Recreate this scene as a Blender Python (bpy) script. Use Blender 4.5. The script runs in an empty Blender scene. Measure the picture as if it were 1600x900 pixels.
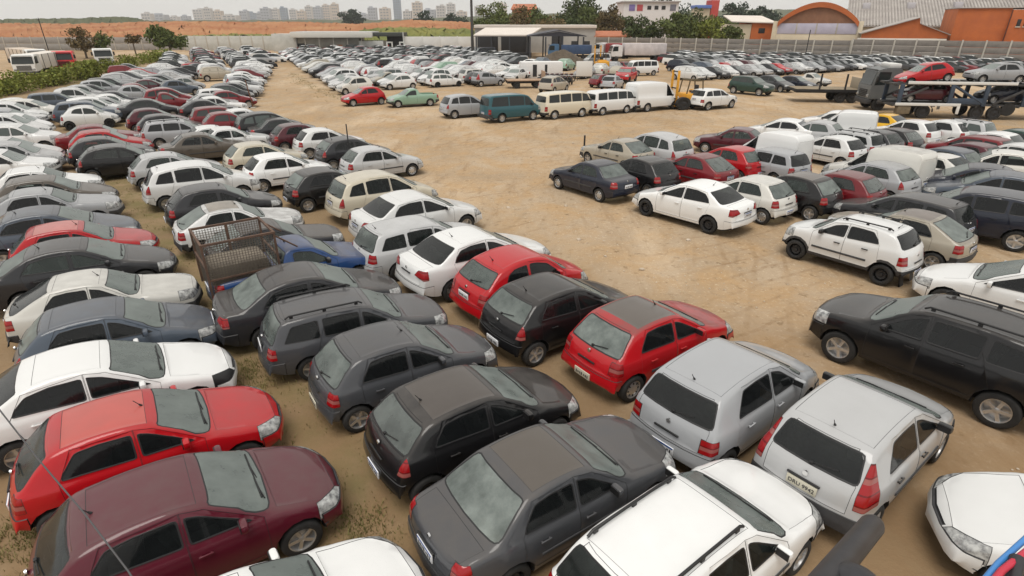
import bpy, bmesh, math, random
from mathutils import Vector, Matrix
R = math.radians
rnd = random.Random(11)
S = bpy.context.scene
C = S.collection

# ------------------------------------------------------------------ camera
FPX, HOR, CAMH = 890.0, 32.5, 6.55              # focal length in photo pixels, horizon row, eye height
PITCH = math.atan((450 - HOR) / FPX)
cd = bpy.data.cameras.new('camera'); cam = bpy.data.objects.new('camera', cd); C.objects.link(cam)
cd.sensor_width = 36; cd.lens = 36 * FPX / 1600
cd.clip_start = 0.05; cd.clip_end = 20000
cam.location = (0, 0, CAMH); cam.rotation_euler = (math.pi / 2 - PITCH, 0, 0)
S.camera = cam

# ------------------------------------------------------------------ sky and sun (overcast)
SUN_EL, SUN_AZ = R(70), R(200)
world = bpy.data.worlds.new('World'); S.world = world; world.use_nodes = True
wn = world.node_tree.nodes; wl = world.node_tree.links; wn.clear()
out = wn.new('ShaderNodeOutputWorld'); bg = wn.new('ShaderNodeBackground')
sky = wn.new('ShaderNodeTexSky'); sky.sky_type = 'NISHITA'; sky.sun_disc = False
sky.sun_elevation = SUN_EL; sky.sun_rotation = SUN_AZ
tc = wn.new('ShaderNodeTexCoord'); mp = wn.new('ShaderNodeMapping'); mp.inputs['Scale'].default_value = (1, 1, 4)
nz = wn.new('ShaderNodeTexNoise'); nz.inputs['Scale'].default_value = 2.2; nz.inputs['Detail'].default_value = 5
rp = wn.new('ShaderNodeValToRGB')
rp.color_ramp.elements[0].position = 0.3; rp.color_ramp.elements[0].color = (8.0, 7.8, 7.4, 1)
rp.color_ramp.elements[1].position = 0.7; rp.color_ramp.elements[1].color = (9.0, 8.7, 8.15, 1)
mx = wn.new('ShaderNodeMix'); mx.data_type = 'RGBA'; mx.inputs['Factor'].default_value = 0.93
wl.new(tc.outputs['Generated'], mp.inputs['Vector']); wl.new(mp.outputs['Vector'], nz.inputs['Vector'])
wl.new(nz.outputs['Fac'], rp.inputs['Fac']); wl.new(sky.outputs['Color'], mx.inputs[6]); wl.new(rp.outputs['Color'], mx.inputs[7])
wl.new(mx.outputs[2], bg.inputs['Color']); bg.inputs['Strength'].default_value = 0.072
wl.new(bg.outputs['Background'], out.inputs['Surface'])
sl = bpy.data.lights.new('sun', 'SUN'); so = bpy.data.objects.new('sun', sl); C.objects.link(so)
sl.energy = 1.5; sl.angle = R(35); sl.color = (1, 0.96, 0.9)
so.rotation_euler = (math.pi / 2 - SUN_EL, 0, math.pi - SUN_AZ)
so.location = (0, 0, 60)
S.view_settings.view_transform = 'Standard'; S.view_settings.look = 'None'
S.view_settings.exposure = 0.52; S.view_settings.gamma = 1

# ------------------------------------------------------------------ photo measurements to world points
CP, SP = math.cos(PITCH), math.sin(PITCH)
def at(px, py, h=0.0):                            # the point at height h seen at that photo pixel
    x = (px - 800) / FPX; y = (py - 450) / FPX
    r = Vector((x, CP - y * SP, -SP - y * CP)); t = (h - CAMH) / r.z
    return Vector((0, 0, CAMH)) + t * r
def X(px, D, h=3.0): return (px - 800) / FPX * (D * CP + (CAMH - h) * SP)
def Z(py, D):
    t = (py - HOR) * CP / FPX
    return CAMH - t * D * CP / (1 - t * SP)

# ------------------------------------------------------------------ helpers
def tag(o, label=None, cat=None, group=None, kind=None):
    if label: o['label'] = label
    if cat: o['category'] = cat
    if group: o['group'] = group
    if kind: o['kind'] = kind
    return o
def link(name, me, parent=None, loc=None, rotz=None):
    o = bpy.data.objects.new(name, me); C.objects.link(o)
    if parent: o.parent = parent
    if loc is not None: o.location = loc
    if rotz is not None: o.rotation_euler = (0, 0, rotz)
    return o
def empty(name, loc=(0, 0, 0), rotz=0, **k):
    o = link(name, None, None, loc, rotz); o.empty_display_size = 0.3
    return tag(o, k.get('label'), k.get('cat'), k.get('group'), k.get('kind'))
def finish(bm, name, mats, smooth=35):
    me = bpy.data.meshes.new(name)
    bm.normal_update(); bm.to_mesh(me); bm.free()
    for m in (mats if isinstance(mats, (list, tuple)) else [mats]): me.materials.append(m)
    if smooth:
        me.polygons.foreach_set('use_smooth', [True] * len(me.polygons))
        me.set_sharp_from_angle(angle=R(smooth))
    return me
def box(bm, c, s, rot=None, mi=0, bev=0):
    g = bmesh.ops.create_cube(bm, size=1)
    M = Matrix.Translation(c) @ (rot if rot else Matrix.Identity(4)) @ Matrix.Diagonal((s[0], s[1], s[2], 1))
    vs = g['verts']; bmesh.ops.transform(bm, matrix=M, verts=vs)
    fs = list({f for v in vs for f in v.link_faces})
    for f in fs: f.material_index = mi
    if bev:
        es = list({e for v in vs for e in v.link_edges})
        r = bmesh.ops.bevel(bm, geom=es, offset=bev, segments=2, affect='EDGES', profile=0.5)
        for f in r['faces']: f.material_index = mi
    return vs
def tube(bm, pts, rad, seg=8, mi=0, cap=True):
    pts = [Vector(p) for p in pts]; rings = []
    for i, p in enumerate(pts):
        d = (pts[min(i + 1, len(pts) - 1)] - pts[max(i - 1, 0)]).normalized()
        a = d.cross(Vector((0, 0, 1)) if abs(d.z) < 0.95 else Vector((1, 0, 0))).normalized(); b = d.cross(a)
        r = rad[i] if isinstance(rad, (list, tuple)) else rad
        rings.append([bm.verts.new(p + (a * math.cos(2 * math.pi * k / seg) + b * math.sin(2 * math.pi * k / seg)) * r) for k in range(seg)])
    for A, B in zip(rings, rings[1:]):
        for k in range(seg):
            f = bm.faces.new((A[k], A[(k + 1) % seg], B[(k + 1) % seg], B[k])); f.material_index = mi
    if cap:
        f = bm.faces.new(rings[0][::-1]); f.material_index = mi
        f = bm.faces.new(rings[-1]); f.material_index = mi
def lathe_y(bm, prof, seg=24, mi=0, close=False):      # profile of (radius, y) round the y axis
    rings = []
    for r, y in prof:
        if r < 1e-5: rings.append([bm.verts.new((0, y, 0))])
        else: rings.append([bm.verts.new((r * math.cos(2 * math.pi * k / seg), y, r * math.sin(2 * math.pi * k / seg))) for k in range(seg)])
    for A, B in zip(rings, rings[1:]):
        for k in range(seg):
            q = [A[k % len(A)], A[(k + 1) % len(A)], B[(k + 1) % len(B)], B[k % len(B)]]
            q2 = []
            for v in q:
                if v not in q2: q2.append(v)
            if len(q2) > 2:
                f = bm.faces.new(q2); f.material_index = mi
def mesh_of(name, mats, fn, smooth=35):
    bm = bmesh.new(); fn(bm); bmesh.ops.recalc_face_normals(bm, faces=bm.faces[:])
    return finish(bm, name, mats, smooth)
def part(name, mats, parent, fn, smooth=35, **k):
    o = link(name, mesh_of(name, mats, fn, smooth), parent)
    return tag(o, k.get('label'), k.get('cat'), k.get('group'), k.get('kind'))

# ------------------------------------------------------------------ materials
def mat(name, col, rough=0.6, metal=0.0, spec=0.5, var=0.0, scale=4.0, bump=0.0, bscale=40.0, var_col=None):
    m = bpy.data.materials.new(name); m.use_nodes = True
    n = m.node_tree.nodes; l = m.node_tree.links; b = n['Principled BSDF']
    b.inputs['Base Color'].default_value = (*col, 1); b.inputs['Roughness'].default_value = rough
    b.inputs['Metallic'].default_value = metal; b.inputs['Specular IOR Level'].default_value = spec
    if var or var_col or bump: t = n.new('ShaderNodeTexCoord')
    if var or var_col:
        z = n.new('ShaderNodeTexNoise'); z.inputs['Scale'].default_value = scale; z.inputs['Detail'].default_value = 6; z.inputs['Roughness'].default_value = 0.6
        l.new(t.outputs['Object'], z.inputs['Vector'])
        r = n.new('ShaderNodeValToRGB'); r.color_ramp.elements[0].position = 0.35; r.color_ramp.elements[1].position = 0.68
        r.color_ramp.elements[0].color = (*col, 1)
        r.color_ramp.elements[1].color = (*(var_col if var_col else [min(1, c * (1 + var)) for c in col]), 1)
        l.new(z.outputs['Fac'], r.inputs['Fac']); l.new(r.outputs['Color'], b.inputs['Base Color'])
    if bump:
        z2 = n.new('ShaderNodeTexNoise'); z2.inputs['Scale'].default_value = bscale; z2.inputs['Detail'].default_value = 5
        bp = n.new('ShaderNodeBump'); bp.inputs['Strength'].default_value = bump
        l.new(t.outputs['Object'], z2.inputs['Vector']); l.new(z2.outputs['Fac'], bp.inputs['Height']); l.new(bp.outputs['Normal'], b.inputs['Normal'])
    return m
def dusty(name, rough, dustcol, coat, lo, hi, gain, see=False):
    """Coloured by the object's own colour; its alpha is how much settled dust it carries on upward faces."""
    m = bpy.data.materials.new(name); m.use_nodes = True
    n = m.node_tree.nodes; l = m.node_tree.links; b = n['Principled BSDF']
    oi = n.new('ShaderNodeObjectInfo'); g = n.new('ShaderNodeNewGeometry'); sx = n.new('ShaderNodeSeparateXYZ')
    l.new(g.outputs['Normal'], sx.inputs['Vector'])
    mr = n.new('ShaderNodeMapRange'); mr.inputs['From Min'].default_value = lo; mr.inputs['From Max'].default_value = hi
    mr.inputs['To Min'].default_value = 0.03; mr.interpolation_type = 'SMOOTHSTEP'
    l.new(sx.outputs['Z'], mr.inputs['Value'])
    t = n.new('ShaderNodeTexCoord'); z = n.new('ShaderNodeTexNoise'); z.inputs['Scale'].default_value = 2.6; z.inputs['Detail'].default_value = 7; z.inputs['Roughness'].default_value = 0.62
    ad = n.new('ShaderNodeVectorMath'); ad.operation = 'ADD'; l.new(t.outputs['Object'], ad.inputs[0]); l.new(oi.outputs['Location'], ad.inputs[1])
    l.new(ad.outputs['Vector'], z.inputs['Vector'])
    m2 = n.new('ShaderNodeMapRange'); m2.inputs['From Min'].default_value = 0.3; m2.inputs['From Max'].default_value = 0.7; m2.inputs['To Min'].default_value = 0.4; m2.inputs['To Max'].default_value = 1.0
    l.new(z.outputs['Fac'], m2.inputs['Value'])
    a = n.new('ShaderNodeMath'); a.operation = 'MULTIPLY'; l.new(mr.outputs['Result'], a.inputs[0]); l.new(m2.outputs['Result'], a.inputs[1])
    c = n.new('ShaderNodeMath'); c.operation = 'MULTIPLY'; l.new(a.outputs[0], c.inputs[0]); l.new(oi.outputs['Alpha'], c.inputs[1])
    d = n.new('ShaderNodeMath'); d.operation = 'MULTIPLY'; d.use_clamp = True; d.inputs[1].default_value = gain; l.new(c.outputs[0], d.inputs[0])
    mx = n.new('ShaderNodeMix'); mx.data_type = 'RGBA'; l.new(d.outputs[0], mx.inputs['Factor']); l.new(oi.outputs['Color'], mx.inputs[6]); mx.inputs[7].default_value = (*dustcol, 1)
    if coat:                                        # the inside of a body shell is dark lining
        mb = n.new('ShaderNodeMix'); mb.data_type = 'RGBA'; l.new(g.outputs['Backfacing'], mb.inputs['Factor']); l.new(mx.outputs[2], mb.inputs[6]); mb.inputs[7].default_value = (.03, .03, .031, 1); l.new(mb.outputs[2], b.inputs['Base Color'])
    else: l.new(mx.outputs[2], b.inputs['Base Color'])
    if see:                                         # clear or tinted glass: the object's pass index is how much light it lets through
        tr = n.new('ShaderNodeBsdfTransparent'); tr.inputs['Color'].default_value = (.80, .88, .84, 1); ms_ = n.new('ShaderNodeMixShader')
        dv = n.new('ShaderNodeMath'); dv.operation = 'DIVIDE'; dv.inputs[1].default_value = 100; l.new(oi.outputs['Object Index'], dv.inputs[0])
        iv = n.new('ShaderNodeMath'); iv.operation = 'SUBTRACT'; iv.inputs[0].default_value = 1; l.new(d.outputs[0], iv.inputs[1])
        ml = n.new('ShaderNodeMath'); ml.operation = 'MULTIPLY'; l.new(dv.outputs[0], ml.inputs[0]); l.new(iv.outputs[0], ml.inputs[1])
        lw = n.new('ShaderNodeLayerWeight'); lw.inputs['Blend'].default_value = .25; i2 = n.new('ShaderNodeMath'); i2.operation = 'SUBTRACT'; i2.inputs[0].default_value = 1; l.new(lw.outputs['Fresnel'], i2.inputs[1])
        m5 = n.new('ShaderNodeMath'); m5.operation = 'MULTIPLY'; l.new(ml.outputs[0], m5.inputs[0]); l.new(i2.outputs[0], m5.inputs[1])
        l.new(m5.outputs[0], ms_.inputs['Fac']); l.new(b.outputs['BSDF'], ms_.inputs[1]); l.new(tr.outputs['BSDF'], ms_.inputs[2]); l.new(ms_.outputs['Shader'], n['Material Output'].inputs['Surface'])
    rr = n.new('ShaderNodeMapRange'); rr.inputs['To Min'].default_value = rough; rr.inputs['To Max'].default_value = 0.62
    l.new(d.outputs[0], rr.inputs['Value']); l.new(rr.outputs['Result'], b.inputs['Roughness'])
    if coat:
        b.inputs['Specular IOR Level'].default_value = .2; b.inputs['Coat Weight'].default_value = coat; b.inputs['Coat Roughness'].default_value = 0.05
        cw = n.new('ShaderNodeMapRange'); cw.inputs['To Min'].default_value = coat; cw.inputs['To Max'].default_value = 0.3
        l.new(d.outputs[0], cw.inputs['Value']); l.new(cw.outputs['Result'], b.inputs['Coat Weight'])
    return m
DUST = (0.105, 0.094, 0.085)
PAINT = dusty('car_paint', 0.32, DUST, 0.7, 0.45, 0.95, 1.0)
GLASS = dusty('car_glass', 0.07, (0.21, 0.24, 0.225), 0, 0.2, 0.8, 1.0)
GLASST = dusty('clear_glass', 0.06, (0.21, 0.24, 0.225), 0, 0.2, 0.8, 1.0, True)
TRIM = mat('black_trim', (0.012, 0.012, 0.013), 0.5)
PLASTIC = mat('grey_plastic', (0.035, 0.035, 0.037), 0.65, var=0.5, scale=6)
UNDER = mat('dark_underside', (0.012, 0.011, 0.01), 0.9)
TYRE = mat('tyre_rubber', (0.012, 0.0115, 0.011), 0.85, var=1.2, scale=5, bump=0.2)
ALLOY = mat('alloy', (0.55, 0.55, 0.55), 0.35, metal=0.8, var=0.2)
STEEL = mat('dark_steel', (0.03, 0.03, 0.032), 0.5, metal=0.4)
HEADL = mat('headlight', (0.50, 0.51, 0.50), 0.08, spec=0.8, var_col=(0.10, 0.10, 0.105), scale=12)
TAILL = mat('taillight', (0.24, 0.004, 0.006), 0.12, spec=0.6)
def lens_bands(m, stops, period, offset, axis='Z'):
    n = m.node_tree.nodes; l = m.node_tree.links; b = n['Principled BSDF']; t = n.new('ShaderNodeTexCoord'); s = n.new('ShaderNodeSeparateXYZ'); l.new(t.outputs['Object'], s.inputs[0])
    a = n.new('ShaderNodeMath'); a.operation = 'SUBTRACT'; a.inputs[1].default_value = offset; l.new(s.outputs[axis], a.inputs[0])
    d = n.new('ShaderNodeMath'); d.operation = 'DIVIDE'; d.inputs[1].default_value = period; l.new(a.outputs[0], d.inputs[0]); f = n.new('ShaderNodeMath'); f.operation = 'FRACT'; l.new(d.outputs[0], f.inputs[0])
    r = n.new('ShaderNodeValToRGB'); r.color_ramp.interpolation = 'CONSTANT'; e = r.color_ramp.elements
    e[0].position, e[0].color = stops[0][0], (*stops[0][1], 1); e[1].position, e[1].color = stops[1][0], (*stops[1][1], 1)
    for p, c in stops[2:]: q = e.new(p); q.color = (*c, 1)
    l.new(f.outputs[0], r.inputs['Fac']); l.new(r.outputs['Color'], b.inputs['Base Color'])
    w = n.new('ShaderNodeTexWave'); w.inputs['Scale'].default_value = 28; w.bands_direction = 'Z'; bp = n.new('ShaderNodeBump'); bp.inputs['Strength'].default_value = .25; l.new(t.outputs['Object'], w.inputs['Vector']); l.new(w.outputs['Fac'], bp.inputs['Height']); l.new(bp.outputs['Normal'], b.inputs['Normal'])
RL, RD = (.30, .006, .009), (.14, .003, .005)
lens_bands(TAILL, [(0, RD), (.06, RL), (.38, (.30, .09, .08)), (.56, RD), (.62, RL)], .34, .60)
PLATE = mat('plate_white', (0.75, 0.76, 0.78), 0.4)
PLATEG = mat('plate_grey', (0.55, 0.52, 0.42), 0.45)
PLATEB = mat('plate_blue_band', (0.05, 0.11, 0.35), 0.4)
INK = mat('ink', (0.02, 0.02, 0.025), 0.5)
CHROME = mat('chrome', (0.7, 0.7, 0.7), 0.2, metal=1.0)

# ------------------------------------------------------------------ car kit
def interp(pts, x):
    if x <= pts[0][0]: return pts[0][1]
    for (a, b), (c, d) in zip(pts, pts[1:]):
        if x <= c: return b + (d - b) * (x - a) / (c - a)
    return pts[-1][1]
def chaikin(p, n=2):
    for _ in range(n):
        q = [p[0]]
        for a, b in zip(p, p[1:]):
            q += [(a[0] * .78 + b[0] * .22, a[1] * .78 + b[1] * .22), (a[0] * .22 + b[0] * .78, a[1] * .22 + b[1] * .78)]
        q.append(p[-1]); p = q
    return p
def resample(p, step):
    o = [p[0]]; acc = 0
    for a, b in zip(p, p[1:]):
        L = math.hypot(b[0] - a[0], b[1] - a[1])
        if L < 1e-6: continue
        if acc + L > step or b is p[-1]:
            k = max(1, int(round(L / step)))
            for i in range(1, k + 1): o.append((a[0] + (b[0] - a[0]) * i / k, a[1] + (b[1] - a[1]) * i / k))
            acc = 0
        else: acc += L
    if o[-1] != p[-1]: o.append(p[-1])
    r = [o[0]]
    for q in o[1:]:
        if q[0] - r[-1][0] > 0.0015: r.append(q)
    return r

T = {}
def ty(name, **k): T[name] = k
# prof: top outline (distance from the front bumper, height); cowl/wt: windscreen foot and top; rg: rear glass (d0,d1,zlow,zhigh)
ty('tall_hatch', word='hatchback', L=3.9, W=1.68, wb=2.48, fo=.78, r=.29, prof=[(0,.46),(.02,.60),(.10,.70),(.35,.80),(.98,.97),(1.80,1.40),(2.2,1.47),(2.8,1.48),(3.34,1.43),(3.50,1.36),(3.75,1.0),(3.84,.92),(3.88,.6),(3.9,.44)],
   belt=[(.9,.92),(3.8,.99)], cowl=.98, wt=1.80, rg=(3.36,3.80,1.03,1.35), B=2.12, Cc=3.05, q=None, tail='tall', bump='plastic', bz=.56)
ty('fox_hatch', word='hatchback', L=3.82, W=1.66, wb=2.46, fo=.78, r=.29, prof=[(0,.46),(.02,.62),(.10,.74),(.35,.84),(.92,1.0),(1.62,1.44),(2.0,1.53),(2.7,1.54),(3.25,1.47),(3.42,1.40),(3.66,1.04),(3.74,.95),(3.79,.6),(3.82,.44)],
   belt=[(.9,.94),(3.7,1.02)], cowl=.92, wt=1.62, rg=(3.3,3.72,1.06,1.38), B=2.0, Cc=2.95, q=None, tail='square', bump='paint', bz=.58)
ty('hatch', word='hatchback', L=3.80, W=1.64, wb=2.44, fo=.78, r=.28, prof=[(0,.44),(.02,.57),(.10,.67),(.35,.77),(1.08,.92),(1.82,1.34),(2.15,1.41),(2.6,1.42),(3.05,1.37),(3.20,1.31),(3.58,.97),(3.68,.90),(3.76,.6),(3.8,.44)],
   belt=[(.9,.88),(3.7,.93)], cowl=1.08, wt=1.82, rg=(3.02,3.62,.97,1.30), B=2.10, Cc=2.98, q=None, tail='square', bump='paint', bz=.55)
ty('round_hatch', word='hatchback', L=3.78, W=1.65, wb=2.44, fo=.78, r=.29, prof=[(0,.46),(.03,.58),(.14,.68),(.40,.78),(1.0,.95),(1.75,1.37),(2.1,1.44),(2.6,1.44),(3.05,1.38),(3.2,1.32),(3.55,1.02),(3.66,.93),(3.74,.62),(3.78,.45)],
   belt=[(.9,.90),(3.7,.99)], cowl=1.0, wt=1.75, rg=(3.02,3.60,1.02,1.31), B=2.05, Cc=2.98, q=None, tail='tall2', bump='paint', bz=.56)
ty('old_hatch', word='hatchback', L=4.0, W=1.64, wb=2.50, fo=.82, r=.28, prof=[(0,.44),(.015,.60),(.05,.74),(.20,.80),(1.25,.92),(1.92,1.32),(2.15,1.38),(2.6,1.40),(2.95,1.36),(3.05,1.33),(3.78,.97),(3.93,.92),(3.97,.6),(4.0,.44)],
   belt=[(.9,.87),(3.8,.92)], cowl=1.25, wt=1.92, rg=(2.95,3.82,.98,1.32), B=2.24, Cc=3.05, q=None, tail='square', bump='plastic', bz=.52)
ty('bubble_car', word='small hatchback', L=3.55, W=1.63, wb=2.30, fo=.70, r=.29, prof=[(0,.46),(.03,.60),(.14,.74),(.4,.86),(.85,.98),(1.42,1.39),(1.8,1.48),(2.3,1.48),(2.75,1.38),(2.92,1.31),(3.30,1.0),(3.42,.90),(3.51,.6),(3.55,.44)],
   belt=[(.8,.94),(3.4,1.0)], cowl=.85, wt=1.42, rg=(2.76,3.32,1.03,1.30), B=2.05, Cc=2.75, q=None, tail='square', bump='paint', bz=.56, doors=2)
ty('old_sedan', word='sedan', L=4.15, W=1.64, wb=2.46, fo=.82, r=.28, prof=[(0,.44),(.015,.58),(.06,.70),(.25,.78),(1.18,.92),(1.85,1.33),(2.15,1.39),(2.55,1.40),(2.88,1.36),(3.02,1.32),(3.50,.99),(3.62,.95),(4.02,.92),(4.10,.84),(4.13,.6),(4.15,.44)],
   belt=[(.9,.87),(3.6,.92)], cowl=1.18, wt=1.85, rg=(2.88,3.56,.99,1.31), B=2.20, Cc=3.02, q=None, tail='square', bump='paint', bz=.52)
ty('sedan', word='sedan', L=4.45, W=1.74, wb=2.62, fo=.86, r=.31, prof=[(0,.46),(.03,.60),(.14,.70),(.45,.80),(1.15,.97),(2.0,1.41),(2.4,1.47),(2.8,1.47),(3.15,1.41),(3.32,1.35),(3.85,1.07),(4.0,1.04),(4.28,1.03),(4.36,.95),(4.42,.62),(4.45,.46)],
   belt=[(.9,.92),(3.9,1.0)], cowl=1.15, wt=2.0, rg=(3.10,3.90,1.075,1.345), B=2.35, Cc=3.32, q=None, tail='wide', bump='paint', bz=.56)
ty('wagon', word='station wagon', L=4.2, W=1.65, wb=2.47, fo=.82, r=.28, prof=[(0,.44),(.02,.57),(.08,.68),(.30,.77),(1.15,.92),(1.85,1.34),(2.2,1.41),(2.8,1.43),(3.6,1.40),(3.78,1.35),(4.0,.97),(4.08,.90),(4.16,.6),(4.2,.44)],
   belt=[(.9,.88),(4.0,.93)], cowl=1.15, wt=1.85, rg=(3.66,4.06,.96,1.34), B=2.12, Cc=2.92, q=3.66, tail='square', bump='paint', bz=.55, rails=True)
ty('minivan', word='people carrier', L=4.2, W=1.74, wb=2.64, fo=.84, r=.30, prof=[(0,.46),(.03,.62),(.14,.76),(.38,.88),(.95,1.06),(1.72,1.50),(2.1,1.61),(2.8,1.63),(3.55,1.53),(3.75,1.45),(4.02,1.02),(4.1,.94),(4.16,.62),(4.2,.46)],
   belt=[(.9,.98),(4.0,1.05)], cowl=.95, wt=1.72, rg=(3.58,4.08,1.05,1.44), B=2.10, Cc=3.0, q=3.62, tail='tall2', bump='paint', bz=.58)
ty('suv', word='SUV', L=4.32, W=1.82, wb=2.67, fo=.84, r=.345, prof=[(0,.55),(.03,.78),(.10,.92),(.35,1.0),(1.12,1.10),(1.80,1.53),(2.1,1.62),(2.8,1.64),(3.65,1.60),(3.85,1.54),(4.12,1.15),(4.2,1.05),(4.28,.7),(4.32,.52)],
   belt=[(.9,1.04),(4.1,1.12)], cowl=1.12, wt=1.80, rg=(3.74,4.16,1.16,1.52), B=2.18, Cc=3.02, q=3.75, tail='square', bump='paint', bz=.72, rails=True, flare=.03, z0=.28)
ty('crossover', word='small crossover', L=3.68, W=1.6, wb=2.42, fo=.66, r=.30, prof=[(0,.50),(.03,.70),(.10,.86),(.32,.94),(.88,1.03),(1.50,1.41),(1.85,1.48),(2.4,1.49),(3.0,1.44),(3.2,1.38),(3.48,1.04),(3.56,.96),(3.64,.65),(3.68,.5)],
   belt=[(.8,.97),(3.5,1.07)], cowl=.88, wt=1.50, rg=(3.06,3.52,1.08,1.36), B=1.95, Cc=2.76, q=None, tail='square', bump='plastic', bz=.5, rails=True, flare=.02, clad=True, z0=.26)
ty('small_van', word='panel van', L=4.1, W=1.66, wb=2.55, fo=.78, r=.29, prof=[(0,.46),(.02,.60),(.10,.70),(.35,.80),(.98,.96),(1.62,1.40),(1.85,1.56),(2.05,1.80),(2.5,1.86),(3.7,1.86),(4.0,1.80),(4.04,1.2),(4.07,.6),(4.1,.44)],
   belt=[(.9,.92),(4.0,.95)], cowl=.98, wt=1.62, rg=None, B=1.98, Cc=None, q=None, tail='low', bump='plastic', bz=.5, doors=2, tum=.12)
ty('camper_van', word='minibus', L=4.4, W=1.72, wb=2.4, fo=1.1, r=.32, prof=[(0,.48),(.03,.75),(.10,1.12),(.36,1.66),(.62,1.80),(1.0,1.86),(2.2,1.88),(3.9,1.85),(4.15,1.75),(4.3,1.2),(4.37,.7),(4.4,.5)],
   belt=[(.1,1.15),(4.3,1.17)], cowl=.11, wt=.36, rg=(4.08,4.32,1.25,1.62), B=1.12, Cc=2.0, q=3.0, q2=3.95, tail='low', bump='plastic', bz=.5, doors=2, tum=.16, z0=.30)
ty('panel_van', word='high panel van', L=5.1, W=1.95, wb=3.0, fo=.95, r=.34, prof=[(0,.5),(.03,.72),(.12,.95),(.55,1.14),(.92,1.30),(1.55,1.92),(1.85,2.18),(2.2,2.26),(3.5,2.28),(4.8,2.26),(4.99,2.2),(5.04,1.4),(5.08,.7),(5.1,.5)],
   belt=[(.5,1.10),(5.0,1.2)], cowl=.92, wt=1.55, rg=None, B=1.95, Cc=None, q=None, tail='low', bump='plastic', bz=.55, doors=2, tum=.08, z0=.32)
ty('van', word='van', L=4.7, W=1.75, wb=2.6, fo=.95, r=.32, prof=[(0,.5),(.03,.72),(.12,.92),(.42,1.06),(.62,1.14),(1.22,1.72),(1.5,1.80),(2.2,1.86),(3.8,1.86),(4.38,1.82),(4.52,1.75),(4.62,1.15),(4.67,.7),(4.7,.5)],
   belt=[(.4,1.06),(4.6,1.1)], cowl=.62, wt=1.22, rg=(4.44,4.64,1.2,1.66), B=1.65, Cc=2.9, q=4.28, tail='low', bump='plastic', bz=.55, doors=2, tum=.16, z0=.30)
ty('pickup', word='pickup', L=4.4, W=1.66, wb=2.7, fo=.80, r=.29, prof=[(0,.46),(.02,.60),(.08,.70),(.32,.80),(1.15,.95),(1.82,1.36),(2.15,1.42),(2.42,1.41),(2.58,1.34),(2.72,1.02),(2.78,.98),(4.30,.95),(4.35,.85),(4.38,.6),(4.4,.46)],
   belt=[(.9,.90),(4.3,.93)], cowl=1.15, wt=1.82, rg=(2.50,2.76,1.02,1.32), B=2.42, Cc=None, q=None, tail='square', bump='plastic', bz=.5, doors=2, bed=(2.86, 4.28))

def hull(p):
    p = sorted(set(p)); 
    def half(q):
        o = []
        for a in q:
            while len(o) > 1 and (o[-1][0] - o[-2][0]) * (a[1] - o[-2][1]) - (o[-1][1] - o[-2][1]) * (a[0] - o[-2][0]) <= 1e-9: o.pop()
            o.append(a)
        return o[:-1]
    return half(p) + half(p[::-1])
def poly_planes(poly, axes, sgn=1):
    """half spaces of a convex polygon given in two local axes (0 = distance from front, 1 = y, 2 = z)"""
    n = len(poly); cx = sum(p[0] for p in poly) / n; cy = sum(p[1] for p in poly) / n; out = []
    for i in range(n):
        (x0, y0), (x1, y1) = poly[i], poly[(i + 1) % n]
        nx, ny = (y1 - y0), -(x1 - x0); l = math.hypot(nx, ny)
        if l < 1e-6: continue
        nx /= l; ny /= l
        if (cx - x0) * nx + (cy - y0) * ny < 0: nx, ny = -nx, -ny
        co = [0, 0, 0]; no = [0, 0, 0]; co[axes[0]], co[axes[1]] = x0, y0; no[axes[0]], no[axes[1]] = nx, ny
        out.append((Vector(co), Vector(no)))
    return out
def rounded(poly, r=.05):
    o = []; n = len(poly)
    for i in range(n):
        p, a, b = Vector(poly[i]), Vector(poly[i - 1]), Vector(poly[(i + 1) % n])
        u = (a - p); v = (b - p); k = min(r, u.length * .35, v.length * .35); u.normalize(); v.normalize()
        q0, q1 = p + u * k, p + v * k
        o += [tuple(q0), tuple((q0 + q1) * .25 + p * .5), tuple(q1)]
    return o
def carve(bm, planes, ok):
    """cut the faces that pass ok() along the half spaces and return the pieces inside all of them"""
    fs = []
    for f in bm.faces:
        if not ok(f): continue
        if all(max((v.co - co).dot(no) for v in f.verts) > 1e-4 for co, no in planes): fs.append(f)
    for co, no in planes:
        if not fs: return []
        geom = list({x for f in fs for x in (list(f.verts) + list(f.edges))}) + fs
        r = bmesh.ops.bisect_plane(bm, geom=geom, dist=.003, plane_co=co, plane_no=no)
        fs = [f for f in r['geom'] if isinstance(f, bmesh.types.BMFace) and f.is_valid]
        fs = [f for f in fs if (f.calc_center_median() - co).dot(no) > 0]
    return fs

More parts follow.
